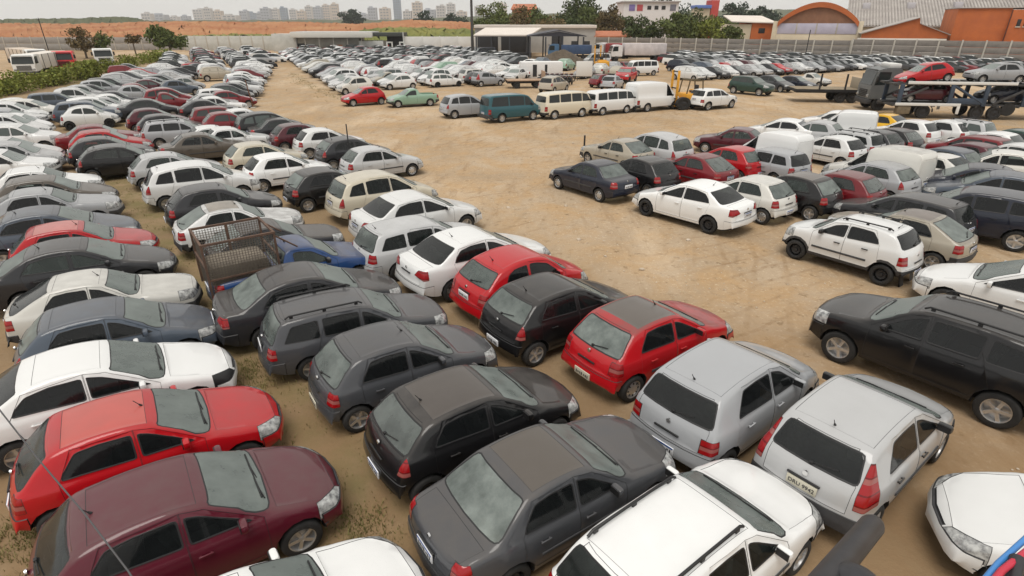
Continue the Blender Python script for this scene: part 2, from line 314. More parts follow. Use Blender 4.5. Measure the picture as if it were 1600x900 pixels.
MATS = [PAINT, TRIM, PLASTIC, UNDER, GLASS, HEADL, TAILL]
def build_type(name, s):
    """returns [(part name, mesh, parent key, key)] with the meshes of one body style in car space (x forward)"""
    L, W, wb, fo, r = s['L'], s['W'], s['wb'], s['fo'], s['r']; z0 = s.get('z0', .2); tum = s.get('tum', .36)
    prof = chaikin(s['prof']); st = resample(prof, .085); top = lambda d: interp(prof, d)
    belt = lambda d: interp(s['belt'], d)
    axles = (fo, fo + wb); fl = s.get('flare', .012)
    def hw(d):
        u = (d - L / 2) / (L / 2)
        w = W / 2 * (1 - .10 * abs(u) ** (4 if u > 0 else 3.2))
        for a in axles: w += fl * math.exp(-((d - a) / .33) ** 4)
        return w
    def bow(d):
        u = (d - L / 2) / (L / 2)
        return (.20 if u < 0 else .11) * (abs(u) ** 1.6) * (-1 if u < 0 else 1)      # ends are curved in plan
    def sec(d, zt):
        e = max(0, 1 - d / .55) ** 2 * .16 + max(0, 1 - (L - d) / .5) ** 2 * .2
        zb = min(z0 + e, zt - .06); h = hw(d); zs = min(belt(d), zt - .035); ht = h - .055
        q = [(0, zb), (h - .14, zb), (h - .05, zb + (zs - zb) * .07)]
        for t, o in ((.28, .012), (.5, 0), (.72, .004), (.88, .02), (.96, .036)): q.append((h - o, zb + (zs - zb) * t))
        q.append((ht, zs))
        ze = max(zs + .012, zt - .062); ye = ht - tum * (ze - zs) - .012
        for t in (.34, .67, 1): q.append((ht + (ye - ht) * t, zs + (ze - zs) * t))
        dz = zt - ze
        q += [(ye - .022, ze + dz * .45), (ye - .065, ze + dz * .74), (ye - .16, ze + dz * .90), (ye * .5, ze + dz * .975), (0, zt)]
        return q
    bm = bmesh.new(); P = bm.faces.layers.int.new('part'); tagF = bm.faces.layers.int.new('b'); rows = []
    # axes while carving: x = distance from the front, later turned round
    for d, zt in st:
        b = bow(d); h = hw(d)
        rows.append([bm.verts.new((d - b * (y / h) ** 2, y, z)) for y, z in sec(d, zt)])
    for A, B in zip(rows, rows[1:]):
        for k in range(len(A) - 1): bm.faces.new((A[k], A[k + 1], B[k + 1], B[k]))
    bm.faces.new(rows[0]); bm.faces.new(rows[-1][::-1])
    bmesh.ops.recalc_face_normals(bm, faces=bm.faces[:])
    if sum(f.normal.z * f.calc_area() for f in bm.faces if f.calc_center_median().z > 1) < 0: bmesh.ops.reverse_faces(bm, faces=bm.faces[:])
    bm.normal_update()
    for f in bm.faces:
        if f.normal.z < -.6: f.material_index = 3
    info = {}; nid = [0]
    def new(nm, fs, mi, parent=None, ring=None, depth=-.004, thick=.018, bound=True):
        fs = [f for f in fs if f.is_valid]
        if not fs: return None
        nid[0] += 1; i = nid[0]; info[i] = (nm, parent)
        if ring is not None:
            g = bmesh.ops.inset_region(bm, faces=fs, thickness=thick, depth=depth, use_even_offset=True, use_boundary=bound)
            for f in g['faces']: f.material_index = ring; f[P] = parent if (nm.endswith('window') and parent) else (i if parent or nm in SEAM else 0)
        for f in fs: f[P] = i; f.material_index = mi
        return i
    SEAM = ('roof', 'door', 'hood', 'trunk_lid', 'tailgate', 'bumper')
    free = lambda f: f[P] == 0
    def side(f): return f[P] == 0 and f.calc_center_median().y > .3 and abs(f.normal.y) > .25
    # wheel arches (and the wider cladding round them)
    for a in axles:
        rad = r + .055
        circ = lambda k, n=14: [(a + k * math.cos(2 * math.pi * i / n), r + .02 + k * math.sin(2 * math.pi * i / n)) for i in range(n)]
        if s.get('clad') or s.get('flare', 0) > .025:
            for f in carve(bm, poly_planes(circ(rad + .07), (0, 2)), lambda f: f.calc_center_median().y > W / 2 - .16 and abs(f.normal.y) > .3): f.material_index = 2 if s.get('clad') else 0
        fs = carve(bm, poly_planes(circ(rad), (0, 2)), lambda f: f.calc_center_median().y > .30)
        bmesh.ops.delete(bm, geom=fs, context='FACES')
        es = [e for e in bm.edges if e.is_boundary and max(abs(v.co.y) for v in e.verts) > .3 and all(math.hypot(v.co.x - a, v.co.z - r - .02) < rad * 1.06 for v in e.verts)]
        g = bmesh.ops.extrude_edge_only(bm, edges=es)
        for v in [x for x in g['geom'] if isinstance(x, bmesh.types.BMVert)]: v.co.y = max(.45, v.co.y - .27)
        for f in [x for x in g['geom'] if isinstance(x, bmesh.types.BMFace)]: f.material_index = 3
        vs = [bm.verts.new((x, W / 2 - .27, max(z, z0 + .03))) for x, z in circ(rad + .06)]
        bm.faces.new(vs).material_index = 3
    bm.normal_update()
    if s.get('clad'):
        for f in carve(bm, [(Vector((0, 0, z0 + .13)), Vector((0, 0, -1)))], lambda f: f.calc_center_median().y > .3 and f.normal.z > -.6): f.material_index = 2
    # side windows
    wins = []
    cw, wt, B, Cc = s['cowl'], s['wt'], s['B'], s['Cc']
    tz = lambda d: top(d) - .115
    bz_ = lambda d: belt(d) + .035
    if wt - cw > .3: wins.append(('f', [(cw + .29, bz_(cw + .29)), (B - .035, bz_(B)), (B - .035, tz(B)), ((B + wt) / 2 + .1, tz((B + wt) / 2 + .1)), (wt + .09, tz(wt + .09) - .015)]))
    else: wins.append(('f', [(.34, bz_(.3)), (B - .035, bz_(B)), (B - .035, tz(B)), (.62, tz(.62) - .02)]))
    if Cc:
        if s['q']: e = [(Cc, bz_(Cc)), (Cc, tz(Cc))]
        elif s.get('doors') == 2: e = [(Cc - .02, bz_(Cc) + .06), (Cc - .12, bz_(Cc) + .22), (Cc - .3, tz(Cc - .3))]
        else: e = [(Cc + .06, bz_(Cc) + .02), (Cc + .03, bz_(Cc) + .10), (Cc - .16, tz(Cc - .16))]
        wins.append(('r', [(B + .035, bz_(B)), e[0]] + e[1:] + [((B + Cc) / 2, tz((B + Cc) / 2)), (B + .035, tz(B + .04))]))
        if s['q']:
            q = s['q']; w = .0 if s.get('q2') else .12
            wins.append(('q', [(Cc + .08, bz_(Cc)), (q + w * .6, bz_(q)), (q - w, tz(q - w) - .01), ((Cc + q) / 2, tz((Cc + q) / 2) - .005), (Cc + .08, tz(Cc + .08))]))
        if s.get('q2'): wins.append(('q', [(s['q'] + .08, bz_(3)), (s['q2'], bz_(4)), (s['q2'] - .05, tz(s['q2'] - .05)), (s['q'] + .08, tz(s['q'] + .08))]))
    wins = [(k, hull(pl)) for k, pl in wins]
    wf = []
    for k, pl in wins:
        wf.append((k, carve(bm, poly_planes(rounded(pl, .045), (0, 2)), side)))
        for f in wf[-1][1]: f[P] = 999
    # doors round the windows
    dz0 = z0 + .13; doors = {}
    dtop = lambda d: top(d) - .05
    if wt - cw > .3: fp = [(cw + .16, dz0), (B, dz0), (B, dtop(B)), (wt + .04, dtop(wt + .04)), (cw + .16, belt(cw + .16) + .02)]
    else: fp = [(.26, .75), (.5, .6), (B, .6), (B, dtop(B)), (.5, dtop(.5))]
    fp0 = max(fp[0][0], fo + r + .08) if wt - cw > .3 else fp[0][0]
    fp[0] = (fp0, dz0) if wt - cw > .3 else fp[0]
    def dside(f): return f[P] in (0, 999) and f.calc_center_median().y > .3 and abs(f.normal.y) > .2 and f.material_index != 3
    plist = [('f', fp)]
    if s.get('doors', 4) == 4:
        ar = fo + wb
        plist.append(('r', [(B + .006, dz0), (ar - r - .10, dz0), (ar - .16, r * 2 + .02), (Cc + .10, bz_(Cc) - .02), (Cc - .12, dtop(Cc - .12)), (B + .006, dtop(B))]))
    for k, pl in plist:
        fs = carve(bm, poly_planes(pl, (0, 2)), dside)
        wset = [f for f in fs if f[P] == 999]; fs = [f for f in fs if f[P] == 0]
        doors[k] = new('door', fs, 0, None, ring=1, depth=-.004, thick=.006, bound=False)
        for f in fs:
            if f.is_valid and f.calc_center_median().z < dz0 + .02 and s.get('clad'): f.material_index = 2
    for k, _ in wins:
        pass
    ks = {}
    for k, pl in wins:
        fs = carve(bm, poly_planes(rounded(pl, .045), (0, 2)), lambda f: f[P] == 999)
        par = doors.get(k)
        new('window', fs, 4, par, ring=1, depth=-.004)
    # bumpers, lights
    bz = s['bz']; bmi = 2 if s['bump'] == 'plastic' else 0
    anyf = lambda f: f[P] == 0 and f.material_index != 3
    fs = carve(bm, [(Vector((.46, 0, 0)), Vector((-1, 0, 0))), (Vector((0, 0, bz)), Vector((0, 0, -1)))], lambda f: anyf(f) and f.calc_center_median().x < .6)
    fs = [f for f in fs if f.calc_center_median().x < max(.1, fo - r - .05)]
    bumF = fs
    zn = interp(prof, .12)
    vw = s.get('word') in ('minibus',)
    hl = [(W / 2 - .46, zn - .15), (W / 2 - .05, zn - .17), (W / 2 + .2, zn - .12), (W / 2 + .2, zn + .12), (W / 2 - .08, zn + .10), (W / 2 - .40, zn - .02)]
    if vw: hl = [(W / 2 - .36 + .13 * math.cos(i * math.pi / 4), .86 + .13 * math.sin(i * math.pi / 4)) for i in range(8)]
    fs = carve(bm, poly_planes(hl, (1, 2)) + [(Vector((.50, 0, 0)), Vector((-1, 0, 0)))], lambda f: f[P] == 0 and f not in bumF and f.calc_center_median().x < .6 and f.calc_center_median().y > .2)
    new('headlight', fs, 5, None, ring=1, depth=.0, thick=.008)
    h2 = W / 2
    tl = dict(square=[(h2 - .27, .66), (h2 + .2, .66), (h2 + .2, .90), (h2 - .27, .90)],
              tall=[(h2 - .20, .72), (h2 + .2, .72), (h2 + .2, 1.30), (h2 - .24, 1.30)],
              tall2=[(h2 - .2, .72), (h2 + .2, .72), (h2 + .2, 1.02), (h2 - .14, 1.04)],
              wide=[(h2 - .46, .80), (h2 - .1, .72), (h2 + .2, .76), (h2 + .2, .98), (h2 - .35, .94)],
              low=[(h2 - .18, .62), (h2 + .2, .62), (h2 + .2, .96), (h2 - .18, .96)])[s['tail']]
    if name == 'sedan': dz = .03
    else: dz = 0
    ext = (s['L'] - .30) if s['tail'] != 'tall' else (s['L'] - .48)
    fs = carve(bm, poly_planes([(y, z + dz) for y, z in tl], (1, 2)) + [(Vector((ext, 0, 0)), Vector((1, 0, 0)))], lambda f: f[P] == 0 and f.material_index != 3 and f.calc_center_median().x > L - .7 and f.calc_center_median().y > .2)
    new('taillight', fs, 6, None, ring=1, depth=.002, thick=.006)
    fs = carve(bm, [(Vector((L - .42, 0, 0)), Vector((1, 0, 0))), (Vector((0, 0, bz + .03)), Vector((0, 0, -1)))], lambda f: anyf(f) and f.calc_center_median().x > L - .6)
    fs = [f for f in fs if f.calc_center_median().x > min(L - .1, fo + wb + r + .05)]
    bumR = fs
    for f in bumF + bumR:
        if f.is_valid: f[P] = 0
    fb = [v.index for v in bm.verts]
    for f in bumF:
        if f.is_valid: f[tagF] = 1
    for f in bumR:
        if f.is_valid: f[tagF] = 2
    # mirror
    g = bmesh.ops.duplicate(bm, geom=bm.verts[:] + bm.edges[:] + bm.faces[:])
    nv = [x for x in g['geom'] if isinstance(x, bmesh.types.BMVert)]; nf = [x for x in g['geom'] if isinstance(x, bmesh.types.BMFace)]
    for v in nv: v.co.y = -v.co.y
    bmesh.ops.reverse_faces(bm, faces=nf)
    bmesh.ops.remove_doubles(bm, verts=[v for v in bm.verts if abs(v.co.y) < .002], dist=.001)
    bm.normal_update()
    for i in (1, 2): new('bumper', [f for f in bm.faces if f[tagF] == i], bmi, None, ring=1, depth=.014, thick=.008, bound=False)
    mid = lambda f: f.calc_center_median()
    # windscreen and rear glass
    yb = hw(cw) - .09; zt_ = top(wt) - .022; yt = hw(wt) - .055 - tum * (top(wt) - .06 - belt(wt)) - .05
    fs = carve(bm, poly_planes(rounded([(-yb, top(cw) + .004), (yb, top(cw) + .004), (yt, zt_), (-yt, zt_)], .05), (1, 2)),
               lambda f: f[P] == 0 and f.normal.z > .05 and -f.normal.x > .12 and cw - .35 < mid(f).x < wt + .2)
    new('windshield', fs, 4, None, ring=1, depth=-.004, thick=.02)
    if s['rg']:
        a0, a1, zl, zh = s['rg']; dm = a1 - .03; yb2 = hw(dm) - .10; d0 = a0 + .1; yt2 = hw(d0) - .055 - tum * (top(d0) - .06 - belt(d0)) - .075
        if s['tail'] == 'tall': yb2 -= .07; yt2 -= .05
        fs = carve(bm, poly_planes(rounded([(-yb2, zl - .015), (yb2, zl - .015), (yt2, zh + .015), (-yt2, zh + .015)], .06), (1, 2)),
                   lambda f: f[P] == 0 and f.normal.x > .12 and a0 - .3 < mid(f).x < a1 + .15)
        new('rear_window', fs, 4, None, ring=1, depth=-.004, thick=.022)
    # bonnet, boot lid or tailgate
    if cw > .5:
        yh = hw(cw / 2) - .13
        fs = carve(bm, poly_planes([(.16, -yh + .16), (.16, yh - .16), (.4, yh), (cw - .01, yh), (cw - .01, -yh), (.4, -yh)], (0, 1)), lambda f: f[P] == 0 and f.normal.z > .5 and mid(f).x < cw + .05 and f.material_index == 0)
        new('hood', fs, 0, None, ring=1, depth=-.004, thick=.006)
    if 'sedan' in name:
        yh = hw(L - .3) - .14
        fs = carve(bm, poly_planes([(s['rg'][1] + .06, -yh), (s['rg'][1] + .06, yh), (L - .03, yh - .05), (L - .03, -yh + .05)], (0, 1)), lambda f: f[P] == 0 and mid(f).z > .62 and mid(f).x > s['rg'][1] - .1 and f.material_index == 0)
        new('trunk_lid', fs, 0, None, ring=1, depth=-.004, thick=.006)
    elif not s.get('bed'):
        yh = hw(L - .3) - (.16 if s['tail'] != 'tall' else .22)
        zz = s['rg'][3] + .035 if s['rg'] else top(L - .12) - .12
        fs = carve(bm, poly_planes([(-yh, bz + .06), (yh, bz + .06), (yh, 1.0), (yh - .16, zz), (-yh + .16, zz), (-yh, 1.0)], (1, 2)), lambda f: f[P] == 0 and f.normal.x > .15 and mid(f).x > L - .95 and f.material_index == 0)
        new('tailgate', fs, 0, None, ring=1, depth=-.004, thick=.006, bound=False)
    # roof skin
    r1 = (s['rg'][0] if s['rg'] else L - .45) - .06; r0 = wt + .09; dm = (r0 + r1) / 2; yr = hw(dm) - .055 - tum * (top(dm) - .06 - belt(dm)) - .085
    if r1 - r0 > .35 and not s.get('bed'):
        fs = carve(bm, poly_planes([(r0, -yr), (r0, yr), (r1, yr), (r1, -yr)], (0, 1)), lambda f: f[P] == 0 and f.normal.z > .75 and mid(f).z > top(dm) - .25)
        new('roof', fs, 0, None, ring=1, depth=-.003, thick=.006)
    # grille
    fs = carve(bm, poly_planes([(-.34, zn - .15), (.34, zn - .15), (.38, zn - .06), (-.38, zn - .06)], (1, 2)), lambda f: f[P] == 0 and mid(f).x < .3 and -f.normal.x > .2)
    if not vw: new('grille', fs, 1, None, ring=2, depth=-.012, thick=.012)
    if s.get('bed'):
        b0, b1 = s['bed']
        fs = carve(bm, poly_planes([(b0, -W / 2 + .17), (b0, W / 2 - .17), (b1, W / 2 - .17), (b1, -W / 2 + .17)], (0, 1)), lambda f: f.normal.z > .7 and mid(f).x > b0 - .2)
        g = bmesh.ops.extrude_face_region(bm, geom=fs)
        bmesh.ops.translate(bm, vec=(0, 0, -.42), verts=[x for x in g['geom'] if isinstance(x, bmesh.types.BMVert)])
        bmesh.ops.delete(bm, geom=[f for f in fs if f.is_valid], context='FACES')
    # split into parts, car space: x forward, origin on the ground under the middle
    groups = {}
    for f in bm.faces:
        c = f.calc_center_median(); i = f[P]; nm = info[i][0] if i in info else 'body'
        sd = 0 if nm in ('body', 'roof', 'bumper', 'windshield', 'rear_window', 'hood', 'trunk_lid', 'tailgate', 'grille') else (1 if c.y > 0 else -1)
        groups.setdefault((i if i in info else 0, sd), []).append(f)
    res = []
    for (i, sd), fs in sorted(groups.items()):
        nm, par = info.get(i, ('body', None)); vm = {}; vv = []; ff = []; mi = []
        for f in fs:
            if f.calc_area() < 1e-7: continue
            t = []
            for v in f.verts:
                if v not in vm: vm[v] = len(vv); vv.append((L / 2 - v.co.x, -v.co.y, v.co.z))
                t.append(vm[v])
            ff.append(t); mi.append(f.material_index)
        me = bpy.data.meshes.new(nm); me.from_pydata(vv, [], ff)
        for m in MATS: me.materials.append(m)
        me.polygons.foreach_set('material_index', mi); me.polygons.foreach_set('use_smooth', [True] * len(ff))
        me.set_sharp_from_angle(angle=R(34)); me.update()
        res.append((nm, me, (par, sd) if par else None, (i, sd)))
    bm.free()
    return res

# ------------------------------------------------------------------ wheels and small fittings
def tyre_mesh(r):
    def f(bm):
        w = .095
        lathe_y(bm, [(r * .66, -w), (r * .86, -w * 1.06), (r * .97, -w * .86), (r, -w * .5), (r, w * .5), (r * .97, w * .86), (r * .86, w * 1.06), (r * .66, w), (r * .62, w * .4), (r * .62, -w * .4), (r * .66, -w)], 24)
    return mesh_of('tyre', TYRE, f, 50)
def rim_mesh(r, kind):
    a = r * .66
    def f(bm):
        lathe_y(bm, [(a, .085), (a * .93, .08), (a * .90, .02), (a * .88, -.05), (0, -.05)], 24)
        if kind == 'alloy':
            for k in range(5):
                t = 2 * math.pi * k / 5
                for off in (-.13, .13):
                    box(bm, (math.cos(t + off) * a * .52, .055, math.sin(t + off) * a * .52), (a * .92, .028, a * .13), Matrix.Rotation(-t, 4, 'Y'))
            lathe_y(bm, [(a * .24, .03), (a * .24, .07), (a * .1, .082), (0, .082)], 12)
        elif kind == 'cap':
            lathe_y(bm, [(a * .9, .05), (a * .7, .075), (a * .3, .085), (0, .085)], 24)
            for k in range(8):
                t = 2 * math.pi * k / 8
                box(bm, (math.cos(t) * a * .68, .078, math.sin(t) * a * .68), (a * .2, .012, a * .13), Matrix.Rotation(-t, 4, 'Y'), mi=1)
        else:
            lathe_y(bm, [(a * .8, .0), (a * .62, .045), (a * .3, .03), (a * .25, .06), (0, .062)], 24)
            for k in range(8):
                t = 2 * math.pi * k / 8
                box(bm, (math.cos(t) * a * .7, .03, math.sin(t) * a * .7), (a * .14, .012, a * .14), Matrix.Rotation(-t, 4, 'Y'), mi=1)
    return mesh_of('rim', [STEEL if kind == 'steel' else ALLOY, UNDER], f, 40)
_wc = {}
def wheel_set(r, kind):
    k = (round(r, 3), kind)
    if k not in _wc:
        if ('t', k[0]) not in _wc: _wc['t', k[0]] = tyre_mesh(r)
        _wc[k] = rim_mesh(r, kind)
    return _wc['t', k[0]], _wc[k]
HANDLE = mesh_of('door_handle', PAINT, lambda bm: (box(bm, (0, .018, 0), (.17, .022, .032), bev=.009), box(bm, (.06, .004, 0), (.025, .03, .02)), box(bm, (-.06, .004, 0), (.025, .03, .02))))
def mirror_f(bm):
    vs = box(bm, (0, .12, .03), (.10, .20, .135), bev=.04)
    box(bm, (-.05, .12, .03), (.012, .16, .10), mi=1)
    box(bm, (.01, .03, -.02), (.05, .1, .04), bev=.01)
MIRROR = mesh_of('side_mirror', [PAINT, TRIM], mirror_f)
CHROME_ = None
ANT = mesh_of('antenna', TRIM, lambda bm: (tube(bm, [(0, 0, 0), (-.03, 0, .04)], [.02, .012]), tube(bm, [(-.03, 0, .04), (-.09, 0, .13)], .006, 6)))
BADGE = mesh_of('badge', CHROME, lambda bm: (tube(bm, [(-.006, 0, 0), (.02, 0, 0)], .038, 14)))
TGH = mesh_of('tailgate_handle', TRIM, lambda bm: box(bm, (0, 0, 0), (.03, .46, .03), bev=.01))
def rail_mesh(L):
    def f(bm):
        tube(bm, [(-L / 2, 0, 0), (-L / 2 + .08, 0, .05), (0, 0, .055), (L / 2 - .08, 0, .05), (L / 2, 0, 0)], .02, 8)
        for x in (-L * .42, 0, L * .42): box(bm, (x, 0, .02), (.07, .03, .06))
    return mesh_of('roof_rail', TRIM, f)
def wiper_f(bm):
    tube(bm, [(0, 0, 0), (0, .30, .012), (0, .56, .0)], .011, 6); tube(bm, [(.03, -.02, -.01), (.0, .26, .012)], .009, 6)
WIPER = mesh_of('wiper', TRIM, wiper_f)
def plate_mesh(kind, txt=None):
    def f(bm):
        box(bm, (0, 0, 0), (.02, .42, .14), mi=0, bev=.004)
        if kind == 'blue': box(bm, (-.011, 0, .055), (.004, .40, .028), mi=1)
        if not txt:
            for k in range(7): box(bm, (-.0115, -.155 + k * .048 + (.018 if k > 2 else 0), -.012), (.003, .022 + .008 * (k % 2), .06 - .012 * (k % 3)), mi=2)
    return mesh_of('license_plate', [PLATE if kind != 'grey' else PLATEG, PLATEB, INK], f)
PLATES = {k: plate_mesh(k) for k in ('blue', 'grey', 'white')}
def text_mesh(txt, size, m, ext=.004):
    cu = bpy.data.curves.new('lettering', 'FONT'); cu.body = txt; cu.size = size; cu.extrude = ext; cu.align_x = 'CENTER'; cu.align_y = 'CENTER'
    o = bpy.data.objects.new('lettering_tmp', cu); C.objects.link(o)
    dg = bpy.context.evaluated_depsgraph_get(); me = bpy.data.meshes.new_from_object(o.evaluated_get(dg))
    bpy.data.objects.remove(o); bpy.data.curves.remove(cu); me.materials.clear(); me.materials.append(m); return me

# ------------------------------------------------------------------ cars
COL = dict(white=(.70, .705, .70), offwhite=(.63, .62, .58), cream=(.60, .55, .44), silver=(.34, .35, .365), pale=(.44, .445, .45), grey=(.058, .061, .068), darkgrey=(.022, .023, .027), slate=(.075, .095, .125),
           black=(.008, .008, .009), navy=(.014, .018, .032), blue=(.03, .14, .42), red=(.42, .005, .010), darkred=(.17, .008, .014), maroon=(.075, .008, .016), wine=(.10, .008, .02), brown=(.10, .085, .07), beige=(.40, .36, .29),
           green=(.26, .40, .30), teal=(.02, .085, .105), yellow=(.75, .42, .01), darkgreen=(.02, .05, .04))
WORDCOL = dict(offwhite='off-white', pale='pale silver', darkgrey='dark grey', slate='slate blue', navy='dark blue', darkred='deep red', wine='maroon', green='pale green', teal='dark teal', darkgreen='dark green')
BUILT = {}
def parts_of(t):
    if t not in BUILT: BUILT[t] = build_type(t, T[t])
    return BUILT[t]
GLS = dict(dark=((.007, .008, .009), .10), mid=((.014, .018, .018), .3), pale=((.055, .07, .066), .8), clear=((.03, .04, .037), .5), dusty=((.03, .034, .033), .5))
FARM = {}
def far_mesh(t):
    """one joined mesh of a body style, for cars too small in the picture to show their parts"""
    if t in FARM: return FARM[t]
    bm = bmesh.new(); s = T[t]
    for nm, me, par, key in parts_of(t): bm.from_mesh(me)
    ty_, rm = wheel_set(s['r'], 'alloy')
    for x in (s['L'] / 2 - s['fo'], s['L'] / 2 - s['fo'] - s['wb']):
        for sd in (1, -1):
            n0 = len(bm.verts); nf = len(bm.faces); bm.from_mesh(ty_); bm.faces.ensure_lookup_table()
            for f in bm.faces[nf:]: f.material_index = 7
            nf2 = len(bm.faces); bm.from_mesh(rm); bm.faces.ensure_lookup_table(); bm.verts.ensure_lookup_table()
            for f in bm.faces[nf2:]: f.material_index = 8
            bmesh.ops.transform(bm, matrix=Matrix.Translation((x, sd * (s['W'] / 2 - .11), s['r'])) @ Matrix.Rotation(0 if sd > 0 else math.pi, 4, 'Z'), verts=bm.verts[n0:])
    me = bpy.data.meshes.new('car'); bm.to_mesh(me); bm.free()
    for m in MATS + [TYRE, ALLOY]: me.materials.append(m)
    me.polygons.foreach_set('use_smooth', [True] * len(me.polygons)); me.set_sharp_from_angle(angle=R(34))
    FARM[t] = me; return me
FAROBJ = []
NAME = dict(hatchback='parked_hatchback', sedan='parked_sedan', SUV='parked_suv', minibus='parked_minibus', van='parked_van', pickup='parked_pickup')
CAT = {'hatchback': 'car', 'small hatchback': 'car', 'sedan': 'car', 'station wagon': 'car', 'people carrier': 'car', 'SUV': 'car', 'small crossover': 'car', 'panel van': 'van', 'minibus': 'van', 'high panel van': 'van', 'van': 'van', 'pickup': 'pickup'}
NCAR = [0]
SEE = dict(dark=.26, mid=.6, pale=.55, clear=.5, dusty=.2)
SEATM = mat('seat_cloth', (.055, .056, .06), .85, var=.8, scale=9); DASHM = mat('dashboard_plastic', (.03, .03, .031), .6)
_in = {}
def interior(root, t, s):
    L, W, B, cw = s['L'], s['W'], s['B'], s['cowl']; bl = interp(s['belt'], B)
    if t not in _in:
        def seat(bm, w=.48):
            box(bm, (.0, 0, .12), (.50, w, .16), bev=.05); box(bm, (-.27, 0, .46), (.15, w * .96, .62), Matrix.Rotation(-.22, 4, 'Y'), bev=.05); box(bm, (-.36, 0, .85), (.09, .25, .16), Matrix.Rotation(-.15, 4, 'Y'), bev=.035)
        def rear(bm):
            box(bm, (.05, 0, .12), (.48, W - .5, .17), bev=.05); box(bm, (-.24, 0, .42), (.15, W - .5, .56), Matrix.Rotation(-.3, 4, 'Y'), bev=.05)
            for y in (-.38, .38): box(bm, (-.36, y, .75), (.09, .25, .13), Matrix.Rotation(-.2, 4, 'Y'), bev=.035)
        def dash(bm):
            box(bm, (0, 0, 0), (.42, W - .32, .26), bev=.07); box(bm, (-.12, .36, .10), (.18, .34, .10), bev=.04)
        _in[t] = (mesh_of('seat', SEATM, seat), mesh_of('rear_seat', SEATM, rear), mesh_of('dashboard', DASHM, dash), mesh_of('steering_wheel', DASHM, lambda bm: tube(bm, [(.06 * math.sin(a) * -1, .18 * math.cos(a), .18 * math.sin(a)) for a in [2 * math.pi * i / 14 for i in range(15)]], .016, 6, cap=False)))
    a, b, c, d = _in[t]; z = bl - .52
    for y in (.36, -.36): link('seat', a, root, (L / 2 - B + .12, y, z))
    if s.get('Cc') and not s.get('bed'): link('rear_seat', b, root, (L / 2 - s['Cc'] + (.32 if 'sedan' in t or t == 'old_hatch' else .14), 0, z - (.14 if 'sedan' in t or t == 'old_hatch' else .04)))
    o = link('dashboard', c, root, (L / 2 - cw - .42, 0, bl - .13)); link('steering_wheel', d, o, (-.34, .36, .12))
